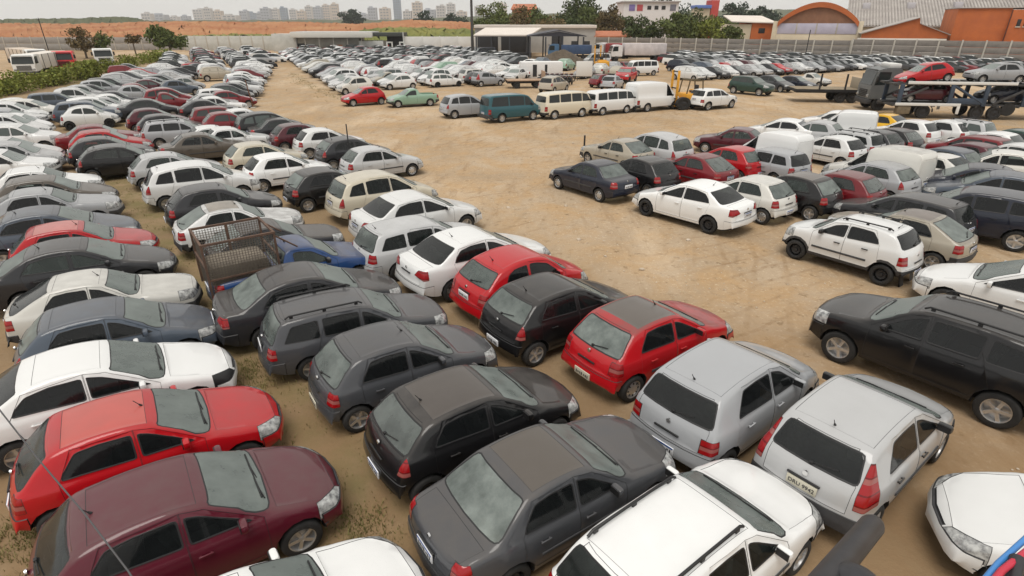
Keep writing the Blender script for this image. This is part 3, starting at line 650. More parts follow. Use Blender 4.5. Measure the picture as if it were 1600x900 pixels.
def car(t, col, loc, head, label, lod=2, group=None, size=1.0, glass='mid', rear=None, dust=.35, rim='alloy', plate='blue', txt=None, rails=None, pitch=0, fog=None, roof=None, dead=False):
    """lod 2: everything, 1: main parts only, 0: one mesh"""
    s = T[t]; L, W, r = s['L'], s['W'], s['r']; rgb = COL[col] if isinstance(col, str) else col
    v = rnd.uniform(.9, 1.1); rgb = tuple(min(1, c * v) for c in rgb)
    nm = NAME.get(s['word'], 'parked_' + s['word'].replace(' ', '_')); NCAR[0] += 1
    gcol, gd = GLS[glass]; rcol, rd = GLS[rear or glass]
    gdust = min(1, gd * (.6 + dust))
    if lod == 0:
        o = link(nm, far_mesh(t), None, loc); o.rotation_euler = (0, -pitch, head); o.color = (*rgb, dust)
        tag(o, label, CAT[s['word']], group); return o
    root = empty(nm, loc, head, label=label, cat=CAT[s['word']], group=group); root.rotation_euler = (0, -pitch, head); root.scale = (size * rnd.uniform(.985, 1.015), size, size * rnd.uniform(.98, 1.02)) if lod == 2 else (size * rnd.uniform(.95, 1.04), size, size * rnd.uniform(.94, 1.05))
    if lod == 0: return root
    objs = {}
    sz = size
    for nm2, me, par, key in sorted(parts_of(t), key=lambda q: q[2] is not None):
        p = objs.get(par, root) if par else root
        o = link(nm2, me, p); objs[key] = o
        if 'window' in nm2: o.color = (*(rcol if nm2 == 'rear_window' else gcol), min(1, rd * (.6 + dust)) if nm2 == 'rear_window' else gdust * .6)
        elif nm2 == 'windshield': o.color = (.13, .155, .147, min(1, .55 + dust * .4)) if glass != 'dusty' else (*gcol, 1)  # pale tint stands in for sky reflection; alpha adds the dust film
        else: o.color = (*rgb, dust)
        if nm2 == 'roof' and roof: o.color = (*roof, dust * .8)
        if nm2 == 'headlight' and dead: o.material_slots[5].link = 'OBJECT'; o.material_slots[5].material = TRIM
    if lod == 2:
        for o in objs.values():
            if 'window' in o.name or o.name.startswith('windshield'):
                o.material_slots[4].link = 'OBJECT'; o.material_slots[4].material = GLASST
                o.pass_index = int(100 * SEE['clear' if o.name.startswith('windshield') and glass != 'dusty' else (rear or glass) if o.name.startswith('rear_window') else glass])
        interior(root, t, s)
    tyre, rm = wheel_set(r, rim)
    for x in (L / 2 - s['fo'], L / 2 - s['fo'] - s['wb']):
        for sd in (1, -1):
            w = link('wheel', tyre, root, (x, sd * (W / 2 - .115), r)); w.rotation_euler = (0, rnd.uniform(0, 6), 0 if sd > 0 else math.pi)
            if lod == 2: link('rim', rm, w)
            else: link('rim', rm, w)
    prof = s['prof']; rz = s.get('pz')
    def rear_x(z):
        for (a, b), (c, d) in zip(prof[::-1], prof[::-1][1:]):
            if b <= z <= d: return L / 2 - (a + (c - a) * (z - b) / (d - b))
        return -L / 2
    if plate:
        z = s['bz'] + .17 if t not in ('round_hatch', 'fox_hatch', 'hatch', 'crossover') else s['bz'] - .1
        if t in ('small_van', 'panel_van', 'camper_van', 'van'): z = s['bz'] + .12
        pm = PLATES[plate] if not txt else plate_mesh(plate, txt)
        o = link('license_plate', pm, root, (rear_x(z) - .008, 0, z))
        if txt:
            q = link('lettering', text_mesh(txt, .085, INK), o, (-.0115, 0, -.005)); q.rotation_euler = (math.pi / 2, 0, -math.pi / 2)
    top = lambda d: interp(chaikin(prof), d)
    belt = lambda d: interp(s['belt'], d)
    for sd in (1, -1):
        d = s['cowl'] + .42 if s['wt'] - s['cowl'] > .3 else .42
        m = link('side_mirror', MIRROR, root, (L / 2 - d, sd * (W / 2 - .10), belt(d) + .06)); m.scale = (1, sd, 1); m.color = (*rgb, dust * .5) if s['bump'] == 'paint' else (.03, .03, .03, dust * .5)
    if lod == 2:
        if not s.get('bed'):
            zb2 = s['bz'] + .36; link('badge', BADGE, root, (rear_x(zb2) - .004, 0, zb2))
            zp = (s['bz'] + .265) if t not in ('round_hatch', 'fox_hatch', 'hatch', 'crossover') else s['bz'] + .19
            link('tailgate_handle', TGH, root, (rear_x(zp) - .006, 0, zp))
        if 'hatch' in t or t in ('wagon', 'crossover', 'suv', 'bubble_car', 'minivan'):
            a0, a1, zl, zh = s['rg']; p0 = Vector((rear_x(zl + .02) - .012, 0, zl + .02)); p1 = Vector((rear_x(zl + .08) - .02, -.34, zl + .08))
            
            if ('rw', t) not in _wc: _wc['rw', t] = mesh_of('rear_wiper', TRIM, lambda bm: (tube(bm, [p0, p1], .009, 6), box(bm, p0, (.04, .06, .04), bev=.01)))
            link('rear_wiper', _wc['rw', t], root)
        ds = [s['B'] - .16] + ([s['Cc'] - .22] if s.get('doors', 4) == 4 else [])
        doors = [o for k, o in objs.items() if o.name.startswith('door')]
        for k, o in objs.items():
            if not o.name.startswith('door'): continue
            sd = k[1]
            dr = [x for x in sorted({kk[0] for kk, oo in objs.items() if oo.name.startswith('door')})].index(k[0])
            if dr >= len(ds): continue
            d = ds[dr]
            h = link('door_handle', HANDLE, o, (L / 2 - d, -sd * (W / 2 - .005), belt(d) - .14)); h.scale = (1, -sd, 1)
            h.color = (*rgb, dust * .4) if s['bump'] == 'paint' else (.02, .02, .02, .2)
        for y in (-.12, -.58) if s['cowl'] > .5 else ():
            d = s['cowl'] + .015
            w = link('wiper', WIPER, root, (L / 2 - d - .10, y + .1, top(d) + .035))
        if s['wt'] > 1.3 and rnd.random() < .75:
            d = s['wt'] + (.12 if t in ('hatch', 'old_hatch', 'old_sedan') else (s['rg'][0] - s['wt'] - .12 if s['rg'] else .3))
            link('antenna', ANT, root, (L / 2 - d, 0, top(d) - .005))
    if lod == 2 and t in ('old_sedan', 'old_hatch', 'wagon', 'hatch', 'tall_hatch', 'crossover'):
        key = ('strip', t)
        if key not in _wc: _wc[key] = mesh_of('side_moulding', PLASTIC, lambda bm: box(bm, (0, 0, 0), (s['wb'] - 2 * r - .3, .03, .055), bev=.01))
        for sd in (1, -1): link('side_moulding', _wc[key], root, (L / 2 - s['fo'] - s['wb'] / 2, sd * (W / 2 - .006), z_strip(s)))
    if (s.get('rails') if rails is None else rails):
        e0, e1 = s['wt'] + .18, (s['rg'][0] if s['rg'] else L - .6) - .05
        key = ('rail', round(e1 - e0, 2))
        if key not in _wc: _wc[key] = rail_mesh(e1 - e0)
        dm = (e0 + e1) / 2
        for sd in (1, -1): link('roof_rail', _wc[key], root, (L / 2 - dm, sd * (W / 2 - .055 - s.get('tum', .36) * (top(dm) - .06 - belt(dm)) - .11), top(dm) - .01))
    return root
def z_strip(s): return .2 + (interp(s['belt'], 2) - .2) * .48
def roofd(t):
    s = T[t]; return (s['wt'] + (s['rg'][0] if s['rg'] else s['L'] - .4)) / 2 if t != 'pickup' else 2.2
def top_h(t): return max(z for d, z in T[t]['prof'])
def by_roof(t, px, py, head):
    """ground position of a car whose roof centre is seen at that pixel"""
    g = at(px, py, top_h(t)); off = T[t]['L'] / 2 - roofd(t); a = R(head)
    return Vector((g.x - math.cos(a) * off, g.y - math.sin(a) * off, 0))

# ------------------------------------------------------------------ ground
def ground_mat():
    m = bpy.data.materials.new('sandy_dirt'); m.use_nodes = True
    n = m.node_tree.nodes; l = m.node_tree.links; b = n['Principled BSDF']; b.inputs['Roughness'].default_value = 0.95; b.inputs['Specular IOR Level'].default_value = 0.15
    t = n.new('ShaderNodeTexCoord')
    def noise(scale, det=6, rough=.6, sc=(1, 1, 1), rot=0, dist=0):
        mp = n.new('ShaderNodeMapping'); mp.inputs['Scale'].default_value = sc; mp.inputs['Rotation'].default_value = (0, 0, rot)
        z = n.new('ShaderNodeTexNoise'); z.inputs['Scale'].default_value = scale; z.inputs['Detail'].default_value = det; z.inputs['Roughness'].default_value = rough; z.inputs['Distortion'].default_value = dist
        l.new(t.outputs['Object'], mp.inputs['Vector']); l.new(mp.outputs['Vector'], z.inputs['Vector']); return z.outputs['Fac']
    def ramp(src, a, b_, ca, cb):
        r = n.new('ShaderNodeValToRGB'); r.color_ramp.elements[0].position = a; r.color_ramp.elements[1].position = b_
        r.color_ramp.elements[0].color = (*ca, 1); r.color_ramp.elements[1].color = (*cb, 1); l.new(src, r.inputs['Fac']); return r.outputs['Color']
    def mix(f, a, b_, k=None):
        x = n.new('ShaderNodeMix'); x.data_type = 'RGBA'
        if k is not None: x.blend_type = k
        for s_, v in ((0, f), (6, a), (7, b_)):
            if isinstance(v, (int, float)): x.inputs[s_].default_value = v
            elif isinstance(v, tuple): x.inputs[s_].default_value = (*v, 1)
            else: l.new(v, x.inputs[s_])
        return x.outputs[2]
    def mul(p, q):
        m1 = n.new('ShaderNodeMath'); m1.operation = 'MULTIPLY'; l.new(p, m1.inputs[0]); l.new(q, m1.inputs[1]); return m1.outputs[0]
    W1, K = (1, 1, 1), (0, 0, 0)
    base = ramp(noise(.09, 7, .62, dist=.6), .34, .68, (.30, .218, .136), (.49, .385, .275))
    c = mix(ramp(noise(.55, 8, .66, dist=.5), .42, .66, K, W1), base, (.40, .265, .14))
    c = mix(ramp(noise(.22, 6, .6, (1, .28, 1), R(36)), .52, .70, K, (.6, .6, .6)), c, (.60, .47, .33))        # pale scraped streaks
    c = mix(ramp(noise(1.4, 7, .7, (1, .16, 1), R(52)), .56, .72, K, (.75, .75, .75)), c, (.25, .16, .085))         # wheel marks
    c = mix(ramp(noise(1.1, 6, .7, (1, .2, 1), R(-18)), .58, .74, K, (.6, .6, .6)), c, (.27, .175, .09))
    c = mix(ramp(noise(3.2, 6, .7), .56, .70, K, (.95, .95, .95)), c, (.20, .135, .075))                        # damp spots, clods
    c = mix(ramp(noise(9, 5, .7), .55, .70, K, (.6, .6, .6)), c, (.64, .53, .39))                            # pebbly pale grit
    c = mix(ramp(noise(.38, 4, .75, dist=1.2), .63, .72, K, (.45, .45, .45)), c, (.18, .125, .08))                        # old oil and damp stains
    c = mix(ramp(noise(22, 4, .75), .60, .72, K, (.7, .7, .7)), c, (.16, .11, .07))                                   # dark crumbs
    # wheel ruts sweeping along the lane
    for rot, sc_, dark in ((R(62), .42, (.24, .155, .085)), (R(20), .36, (.27, .18, .10))):
        mp = n.new('ShaderNodeMapping'); mp.inputs['Rotation'].default_value = (0, 0, rot); wv = n.new('ShaderNodeTexWave'); wv.inputs['Scale'].default_value = sc_; wv.inputs['Distortion'].default_value = 7; wv.inputs['Detail'].default_value = 3; wv.inputs['Detail Scale'].default_value = .35
        l.new(t.outputs['Object'], mp.inputs['Vector']); l.new(mp.outputs['Vector'], wv.inputs['Vector'])
        q1 = n.new('ShaderNodeRGBToBW'); l.new(ramp(wv.outputs['Fac'], .90, .985, K, W1), q1.inputs['Color']); q2 = n.new('ShaderNodeRGBToBW'); l.new(ramp(noise(.16 + sc_ * .1, 5, .6), .48, .62, K, (.7, .7, .7)), q2.inputs['Color'])
        q3 = n.new('ShaderNodeRGBToBW'); l.new(ramp(noise(4.5, 5, .7), .35, .6, K, W1), q3.inputs['Color'])
        c = mix(mul(mul(q1.outputs['Val'], q2.outputs['Val']), q3.outputs['Val']), c, dark)
    # soil of the left block is darker and its aisle weedy: masks laid along the rows
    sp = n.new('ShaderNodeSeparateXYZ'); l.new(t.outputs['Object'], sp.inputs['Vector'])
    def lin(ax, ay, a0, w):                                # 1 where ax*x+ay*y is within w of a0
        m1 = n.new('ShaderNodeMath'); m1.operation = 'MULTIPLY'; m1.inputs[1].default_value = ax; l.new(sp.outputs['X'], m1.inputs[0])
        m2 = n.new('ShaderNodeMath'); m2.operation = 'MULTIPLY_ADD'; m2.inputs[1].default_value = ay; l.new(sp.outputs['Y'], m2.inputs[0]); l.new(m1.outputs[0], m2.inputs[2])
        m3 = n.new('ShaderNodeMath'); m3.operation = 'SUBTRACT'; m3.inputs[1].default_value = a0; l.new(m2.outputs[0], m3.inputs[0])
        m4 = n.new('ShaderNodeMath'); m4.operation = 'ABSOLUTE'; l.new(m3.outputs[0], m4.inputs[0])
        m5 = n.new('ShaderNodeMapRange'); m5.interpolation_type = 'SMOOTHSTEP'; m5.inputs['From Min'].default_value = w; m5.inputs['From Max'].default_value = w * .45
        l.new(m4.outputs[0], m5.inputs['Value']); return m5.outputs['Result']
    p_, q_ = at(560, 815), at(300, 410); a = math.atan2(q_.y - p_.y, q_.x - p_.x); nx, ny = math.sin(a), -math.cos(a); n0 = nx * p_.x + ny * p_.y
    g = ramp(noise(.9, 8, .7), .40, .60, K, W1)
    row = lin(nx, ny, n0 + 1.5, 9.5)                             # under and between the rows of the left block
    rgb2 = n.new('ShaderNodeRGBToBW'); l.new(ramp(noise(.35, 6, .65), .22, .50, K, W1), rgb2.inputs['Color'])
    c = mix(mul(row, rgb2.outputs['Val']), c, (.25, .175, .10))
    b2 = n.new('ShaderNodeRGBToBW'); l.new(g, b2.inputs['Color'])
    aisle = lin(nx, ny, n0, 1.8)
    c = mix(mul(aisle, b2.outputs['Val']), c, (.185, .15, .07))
    b3 = n.new('ShaderNodeRGBToBW'); l.new(ramp(noise(.8, 7, .68, (1, .35, 1), R(20)), .30, .62, K, W1), b3.inputs['Color'])
    c = mix(mul(lin(0, 1, -1, 16), b3.outputs['Val']), c, (.235, .15, .08))                                      # browner, streaky soil near the building
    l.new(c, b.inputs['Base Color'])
    bp = n.new('ShaderNodeBump'); bp.inputs['Strength'].default_value = .55; bp.inputs['Distance'].default_value = .05
    ad = n.new('ShaderNodeMath'); ad.operation = 'ADD'; l.new(noise(6, 8, .7), ad.inputs[0]); l.new(noise(1.2, 6, .6, (1, .25, 1), R(45)), ad.inputs[1])
    l.new(ad.outputs[0], bp.inputs['Height']); l.new(bp.outputs['Normal'], b.inputs['Normal'])
    return m
def gsheet(bm):
    g = bmesh.ops.create_grid(bm, x_segments=1, y_segments=1, size=1840); bmesh.ops.translate(bm, vec=(0, 1180, 0), verts=g['verts'])
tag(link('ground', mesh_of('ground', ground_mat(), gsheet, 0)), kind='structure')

# ------------------------------------------------------------------ the cars one can tell apart
LEFT, RIGHT, MID = 39, 125, 215
G_A, G_B, G_C, G_D = 'cars in the left outer row', 'cars in the second row of the left block', 'cars in the third row of the left block', 'cars in the row edging the dirt lane'
G_R, G_M = 'cars in the right block', 'cars in the middle block'
# body style, colour, roof centre in the photo, heading, group, label, extras
CARS = [
 # third row of the left block, nearest first
 ('tall_hatch', 'pale', 1339, 634, 42, G_C, 'silver hatchback with tall red tail lights and a yellowed plate at the lower right', dict(glass='dark', dust=.12, plate='grey', txt='DRU 9942', rim='alloy')),
 ('fox_hatch', 'silver', 1128, 560, 43, G_C, 'silver grey hatchback with dark rear window between the red and the pale hatchbacks', dict(glass='dark', dust=.08, rim='steel')),
 ('hatch', 'red', 998, 482, 39, G_C, 'red hatchback with a faded grey roof and pale rear window', dict(roof=(.105, .088, .075), glass='dark', rear='pale', dust=.75, plate='grey', rim='cap')),
 ('round_hatch', 'black', 852, 440, 39, G_C, 'black rounded hatchback with a pale strip beside its rear window, between two red cars', dict(glass='dark', rear='pale', dust=.42, plate='white', rim='alloy')),
 ('bubble_car', 'red', 800, 394, 39, G_C, 'small bright red rounded car with plate on its tailgate, beside the white sedan', dict(glass='dark', rear='pale', dust=.12, plate='white')),
 ('sedan', 'white', 728, 362, 40, G_C, 'white sedan with grey rear glass and swept red tail lights, beside the small red car', dict(glass='dark', dust=.05, plate=None)),
 ('wagon', 'pale', 628, 345, 40, G_C, 'dusty white station wagon with vertical red tail light squeezed between two white sedans', dict(glass='mid', rear='pale', dust=.3, plate='white', rails=False)),
 ('sedan', 'white', 636, 303, 40, G_C, 'white sedan with tinted grey rear window in front of the cream people carrier', dict(glass='dark', dust=.15)),
 ('minivan', 'cream', 573, 269, 40, G_C, 'cream rounded people carrier with a tall red tail light at the lane edge', dict(glass='mid', rear='pale', dust=.3, rails=False)),
 ('hatch', 'black', 497, 263, 40, G_C, 'dusty black hatchback with pale rear window beside the cream people carrier', dict(glass='dark', rear='pale', dust=.6)),
 ('hatch', 'white', 427, 240, 40, G_C, 'clean white hatchback with square red tail light, behind the silver sedan by the pole', dict(glass='mid', dust=.1)),
 ('hatch', 'cream', 393, 222, 40, G_C, 'dusty cream hatchback with a large pale rear window in the third row', dict(glass='pale', dust=.4)),
 ('old_sedan', 'white', 350, 198, 40, G_C, 'white car with grey side windows just behind the cream hatchback', dict(dust=.15)),
 # row edging the lane
 ('hatch', 'pale', 577, 229, 38, G_D, 'pale silver hatchback with a thin black pole beside its rear door, at the lane corner', dict(glass='mid', rear='pale', dust=.15, rim='cap')),
 ('round_hatch', 'darkgrey', 535, 214, 38, G_D, 'dusty dark grey hatchback next to the silver car by the thin pole', dict(glass='dark', rear='pale', dust=.6)),
 ('hatch', 'white', 497, 200, 38, G_D, 'white hatchback with two red tail lights and an open grey gap between them', dict(glass='dark', dust=.1, plate='grey')),
 ('hatch', 'maroon', 458, 192, 38, G_D, 'dull maroon hatchback beside the white hatchback with red lights', dict(glass='mid', dust=.5)),
 ('old_sedan', 'darkgrey', 430, 182, 38, G_D, 'dark grey dusty sedan third from the lane corner', dict(glass='mid', dust=.6)),
 ('minivan', 'black', 402, 173, 38, G_D, 'black people carrier with greenish windows in the lane row', dict(glass='pale', dust=.4, rails=False)),
 ('hatch', 'white', 372, 168, 38, G_D, 'white hatchback with small red lights beside the two deep red hatchbacks', dict(glass='mid', dust=.2)),
 ('hatch', 'darkred', 345, 175, 36, G_D, 'deep red hatchback with a dusty side, nearer of the red pair in the lane row', dict(glass='dusty', dust=.5)),
 ('wagon', 'darkred', 328, 167, 36, G_D, 'deep red station wagon with bright tail light, farther of the red pair', dict(glass='dusty', dust=.55, rails=False)),
 # second row of the left block
 ('wagon', 'white', 1045, 822, 41, G_B, 'white station wagon with black roof rails at the bottom edge of the picture', dict(glass='mid', dust=.1, rails=True)),
 ('old_sedan', 'grey', 838, 702, 38, G_B, 'grey sedan with a dusty brown roof and blue banded number plate', dict(roof=(.085, .072, .06), glass='dark', rear='pale', dust=.62, rim='steel')),
 ('round_hatch', 'black', 701, 600, 38, G_B, 'glossy black hatchback with a brown dusted roof behind the grey sedan', dict(roof=(.062, .052, .046), glass='dark', rear='dusty', dust=.58, rim='steel')),
 ('hatch', 'grey', 588, 520, 37, G_B, 'grey hatchback with pale rear window between the grey wagon and the black hatchback', dict(glass='dark', rear='pale', dust=.4, plate='grey')),
 ('wagon', 'grey', 500, 464, 33, G_B, 'long grey station wagon with roof rails and red upright tail light', dict(glass='dark', rear='pale', dust=.5, plate='white', rails=True)),
 ('sedan', 'darkgrey', 455, 420, 36, G_B, 'dark grey dusty sedan in front of the blue pickup with the mesh cage', dict(glass='dark', rear='pale', dust=.6)),
 ('old_hatch', 'darkgrey', 400, 345, 38, G_B, 'dark dusty car hidden behind the rusty mesh cage', dict(glass='dusty', dust=1.0)),
 ('old_hatch', 'white', 345, 318, 38, G_B, 'white hatchback with a brown dusted roof and orange tail light, behind the mesh cage', dict(roof=(.30, .26, .21), glass='mid', rear='pale', dust=.75)),
 ('hatch', 'darkgrey', 318, 290, 38, G_B, 'dark grey hatchback with a round red tail light beside the white hatchback', dict(glass='dark', dust=.5)),
 ('minivan', 'white', 283, 253, 38, G_B, 'tall white people carrier with alloy wheels and dark side windows facing the lane', dict(glass='dark', dust=.1, rails=False)),
 ('hatch', 'pale', 248, 238, 38, G_B, 'pale silver hatchback half hidden behind the tall white people carrier', dict(glass='pale', dust=.2)),
 ('round_hatch', 'black', 168, 227, 37, G_B, 'black rounded hatchback with alloy wheel at the end of the dirt aisle', dict(glass='dusty', dust=.4)),
 ('hatch', 'darkgrey', 148, 214, 37, G_B, 'dark grey hatchback between the black hatchback and the pinkish red hatchback', dict(glass='pale', dust=.6)),
 ('hatch', 'red', 148, 204, 37, G_B, 'faded red hatchback with pale red tail pillar beside a dark grey hatchback', dict(glass='mid', dust=.65)),
 ('old_sedan', 'darkred', 140, 193, 37, G_B, 'dull red sedan behind the faded red hatchback', dict(glass='pale', dust=.6)),
 ('old_sedan', 'brown', 305, 208, 35, G_B, 'brown grey dusty sedan with two dark side windows, in the middle of the left block', dict(glass='dark', dust=.6)),
 ('wagon', 'silver', 258, 188, 35, G_B, 'silver station wagon with pinkish tail light behind the brown sedan', dict(glass='dark', dust=.35, rails=True)),
 ('old_sedan', 'white', 325, 196, 35, G_B, 'white sedan with grey glass right behind the brown dusty sedan', dict(glass='mid', dust=.2)),
 ('hatch', 'darkgrey', 247, 178, 36, G_B, 'dark grey hatchback behind the silver station wagon', dict(glass='mid', dust=.6)),
 ('hatch', 'maroon', 228, 170, 36, G_B, 'dark maroon hatchback with a red rear light behind the dark grey hatchback', dict(glass='mid', dust=.5)),
 # left outer row
 ('hatch', 'white', 296, 985, 40, G_A, 'white hatchback cut by the bottom edge, its hood towards the aisle', dict(glass='dark', dust=.1)),
 ('round_hatch', 'wine', 214, 765, 39, G_A, 'maroon hatchback with a dusty roof and black side windows at bottom left', dict(glass='dark', rear='dark', dust=.42, rim='alloy')),
 ('hatch', 'red', 158, 640, 38, G_A, 'bright red hatchback with an unpainted pinkish roof beside the maroon hatchback', dict(roof=(.50, .085, .07), glass='dark', rear='mid', dust=.34)),
 ('sedan', 'white', 102, 556, 38, G_A, 'shiny white sedan with its headlight missing, beside the bright red hatchback', dict(dead=True, glass='dark', dust=.05)),
 ('round_hatch', 'slate', 128, 480, 36, G_A, 'dusty slate blue hatchback with clear headlight between two white cars', dict(glass='dark', rear='pale', dust=.6)),
 ('old_hatch', 'offwhite', 118, 428, 34, G_A, 'old cream white hatchback with sloping tail, behind the slate blue car', dict(glass='dark', dust=.4)),
 ('sedan', 'darkgrey', 90, 379, 36, G_A, 'dark grey sedan with greenish side glass and dusty roof in the left outer row', dict(glass='pale', dust=.5)),
 ('hatch', 'red', 85, 349, 37, G_A, 'red hatchback with faded pink roof behind the dark grey sedan', dict(roof=(.52, .13, .11), glass='mid', dust=.5)),
 ('sedan', 'slate', 52, 328, 37, G_A, 'grey blue sedan with dusty roof behind the faded red hatchback', dict(glass='dark', dust=.6)),
 ('old_hatch', 'silver', 48, 297, 37, G_A, 'silver sedan with dark side windows and missing front bumper', dict(glass='dark', dust=.4)),
 ('hatch', 'brown', 50, 278, 37, G_A, 'brown grey car almost hidden between the silver car and the white car', dict(glass='mid', dust=.7)),
 ('old_sedan', 'white', 40, 262, 37, G_A, 'white sedan with blue grey windows at the far end of the aisle', dict(glass='dark', dust=.25)),
 # right block
 ('old_sedan', 'navy', 940, 253, 124, G_R, 'dark blue old sedan alone at the corner of the right block', dict(glass='pale', dust=.4, rim='cap', plate='white')),
 ('sedan', 'white', 1094, 289, 126, G_R, 'white sedan with tinted glass and black wheels in front of a beige hatchback', dict(glass='dark', dust=.03, rim='steel')),
 ('crossover', 'white', 1352, 350, 124, G_R, 'white small crossover with black wheel arches and black roof rails', dict(glass='dark', dust=.03, rim='steel')),
 ('suv', 'black', 1545, 487, 125, G_R, 'large black SUV with roof rails and alloy wheels at the right edge', dict(glass='dark', dust=.38, rim='alloy')),
 ('round_hatch', 'white', 1885, 812, 150, G_R, 'white car with a black windscreen cowl cut by the bottom right corner', dict(glass='pale', dust=.08)),
 ('old_hatch', 'beige', 975, 217, 124, G_R, 'beige old hatchback with a bumper missing, beside the pale silver wagon', dict(glass='pale', dust=.4)),
 ('minivan', 'pale', 1036, 208, 124, G_R, 'pale silver people carrier with a long red tail light behind the black hatchback', dict(glass='pale', dust=.3, rails=False)),
 ('hatch', 'black', 1013, 245, 122, G_R, 'black hatchback with a pale tail light beside the dark blue sedan', dict(glass='dark', dust=.45)),
 ('old_hatch', 'darkred', 1097, 241, 122, G_R, 'dusty dark red hatchback between the black hatchback and the bright red car', dict(glass='dusty', dust=.6)),
 ('hatch', 'red', 1152, 228, 122, G_R, 'bright red hatchback with a rear spoiler in the middle of the right block', dict(glass='pale', dust=.2)),
 ('hatch', 'offwhite', 1186, 277, 124, G_R, 'off-white hatchback with greenish side glass right behind the white sedan', dict(glass='pale', dust=.35, rim='cap')),
 ('hatch', 'black', 1258, 273, 124, G_R, 'black hatchback with a brown dusted roof beside the off-white hatchback', dict(roof=(.12, .10, .085), glass='pale', dust=.65)),
 ('hatch', 'darkred', 1328, 269, 124, G_R, 'dark red hatchback half hidden behind the black hatchback', dict(glass='dusty', dust=.5)),
 ('round_hatch', 'silver', 1382, 255, 118, G_R, 'silver grey hatchback with a rear quarter window beside the white box van', dict(glass='pale', dust=.4)),
 ('old_hatch', 'beige', 1437, 331, 124, G_R, 'beige fastback with a brown dusted roof and wide grey rear window', dict(roof=(.16, .125, .10), glass='dark', rear='pale', dust=.7)),
 ('wagon', 'darkgrey', 1452, 308, 120, G_R, 'long dark grey wagon between the beige fastback and the dark blue SUV', dict(glass='dark', dust=.6, rails=False)),
 ('suv', 'navy', 1567, 298, 135, G_R, 'dark blue SUV with bright alloy wheel at the right edge', dict(glass='dark', dust=.35, rails=False)),
 ('sedan', 'white', 1655, 420, 130, G_R, 'white sedan with dark blue windows, only its front half in the frame', dict(glass='dark', dust=.04)),
 ('sedan', 'slate', 1580, 271, 140, G_R, 'slate blue sedan behind the dark blue SUV', dict(glass='dark', dust=.6)),
 ('sedan', 'navy', 1545, 258, 142, G_R, 'dark blue sedan whose hood points to the open yard, behind the slate blue sedan', dict(glass='mid', dust=.5)),
 ('wagon', 'silver', 1218, 233, 118, G_R, 'silver station wagon with long black side windows beside the red hatchback', dict(glass='dark', dust=.25, rails=False)),
 ('small_van', 'white', 1222, 206, 118, G_R, 'white panel van with windowless sides in front of the white sedan', dict(glass='dark', dust=.1, plate='white')),
 ('old_sedan', 'maroon', 1158, 199, 145, G_R, 'dark maroon sedan facing the open yard', dict(glass='pale', dust=.3, rim='cap')),
 ('sedan', 'white', 1232, 184, 140, G_R, 'white sedan with grey rear light at the back edge of the right block', dict(glass='dark', dust=.05)),
 ('hatch', 'white', 1312, 212, 118, G_R, 'white hatchback with a red tail light right behind the white panel van', dict(glass='dark', dust=.05)),
 ('wagon', 'pale', 1340, 205, 120, G_R, 'pale silver station wagon behind the white hatchback by the panel van', dict(glass='mid', dust=.2)),
 ('pickup', 'white', 1308, 171, 140, G_R, 'white pickup with a covered load bed near the flatbed truck', dict(glass='mid', dust=.1)),
 ('small_van', 'white', 1334, 174, 146, G_R, 'white box van parked behind the white pickup', dict(glass='mid', dust=.05)),
 ('hatch', 'pale', 1283, 190, 135, G_R, 'pale grey hatchback between the white sedan and the white pickup', dict(glass='pale', dust=.3)),
 ('hatch', 'darkgrey', 1372, 203, 120, G_R, 'dark grey hatchback with a silver rear end near the yellow car', dict(glass='mid', dust=.5)),
 ('hatch', 'black', 1402, 198, 118, G_R, 'black hatchback with dusty glass in front of the yellow car', dict(glass='dusty', dust=.4)),
 ('old_hatch', 'yellow', 1385, 178, 120, G_R, 'bright yellow hatchback beside the car transporter', dict(glass='dark', dust=.05)),
 ('small_van', 'offwhite', 1402, 230, 118, G_R, 'dusty off-white box van with a plain rear door', dict(glass='mid', dust=.6)),
 ('old_hatch', 'offwhite', 1470, 240, 115, G_R, 'stripped off-white hatchback with its tail lights gone', dict(glass='mid', dust=.3)),
 ('hatch', 'slate', 1488, 231, 118, G_R, 'dusty slate blue hatchback between the stripped hatchback and the dark red one', dict(glass='pale', dust=.55)),
 ('hatch', 'maroon', 1525, 222, 118, G_R, 'dark maroon hatchback with a round spare wheel beside it', dict(glass='mid', dust=.4)),
 ('wagon', 'darkred', 1542, 213, 118, G_R, 'dark red station wagon with a white tail pillar', dict(glass='mid', dust=.5, rails=False)),
 ('hatch', 'white', 1562, 206, 118, G_R, 'white hatchback with red tail light low at the right edge', dict(glass='mid', dust=.15)),
 ('hatch', 'white', 1482, 187, 118, G_R, 'white hatchback with tinted rear glass in front of the car transporter', dict(glass='dark', dust=.03)),
 ('hatch', 'white', 1432, 187, 118, G_R, 'white hatchback with open rear, left of its white twin by the transporter', dict(glass='dark', dust=.1)),
 ('wagon', 'pale', 1515, 188, 118, G_R, 'pale silver station wagon right below the car transporter', dict(glass='pale', dust=.2)),
 ('hatch', 'offwhite', 1580, 236, 140, G_R, 'off-white car showing only its hood at the right edge', dict(glass='mid', dust=.2)),
 ('hatch', 'darkgreen', 1596, 200, 118, G_R, 'dark green car at the right edge beyond the white hatchback', dict(glass='mid', dust=.3)),
 ('hatch', 'white', 1600, 222, 120, G_R, 'white car cut by the right edge behind the off-white hood', dict(glass='mid', dust=.2)),
 # front edge of the middle block
 ('hatch', 'red', 575, 136, 215, G_M, 'bright red car at the near corner of the middle block', dict(glass='dark', dust=.02)),
 ('pickup', 'green', 643, 138, 208, G_M, 'pale green pickup with a broken front beside the bright red car', dict(glass='mid', dust=.3)),
 ('minivan', 'silver', 718, 147, 32, G_M, 'silver people carrier with its tail to the pale green pickup', dict(glass='dark', dust=.25, rails=False)),
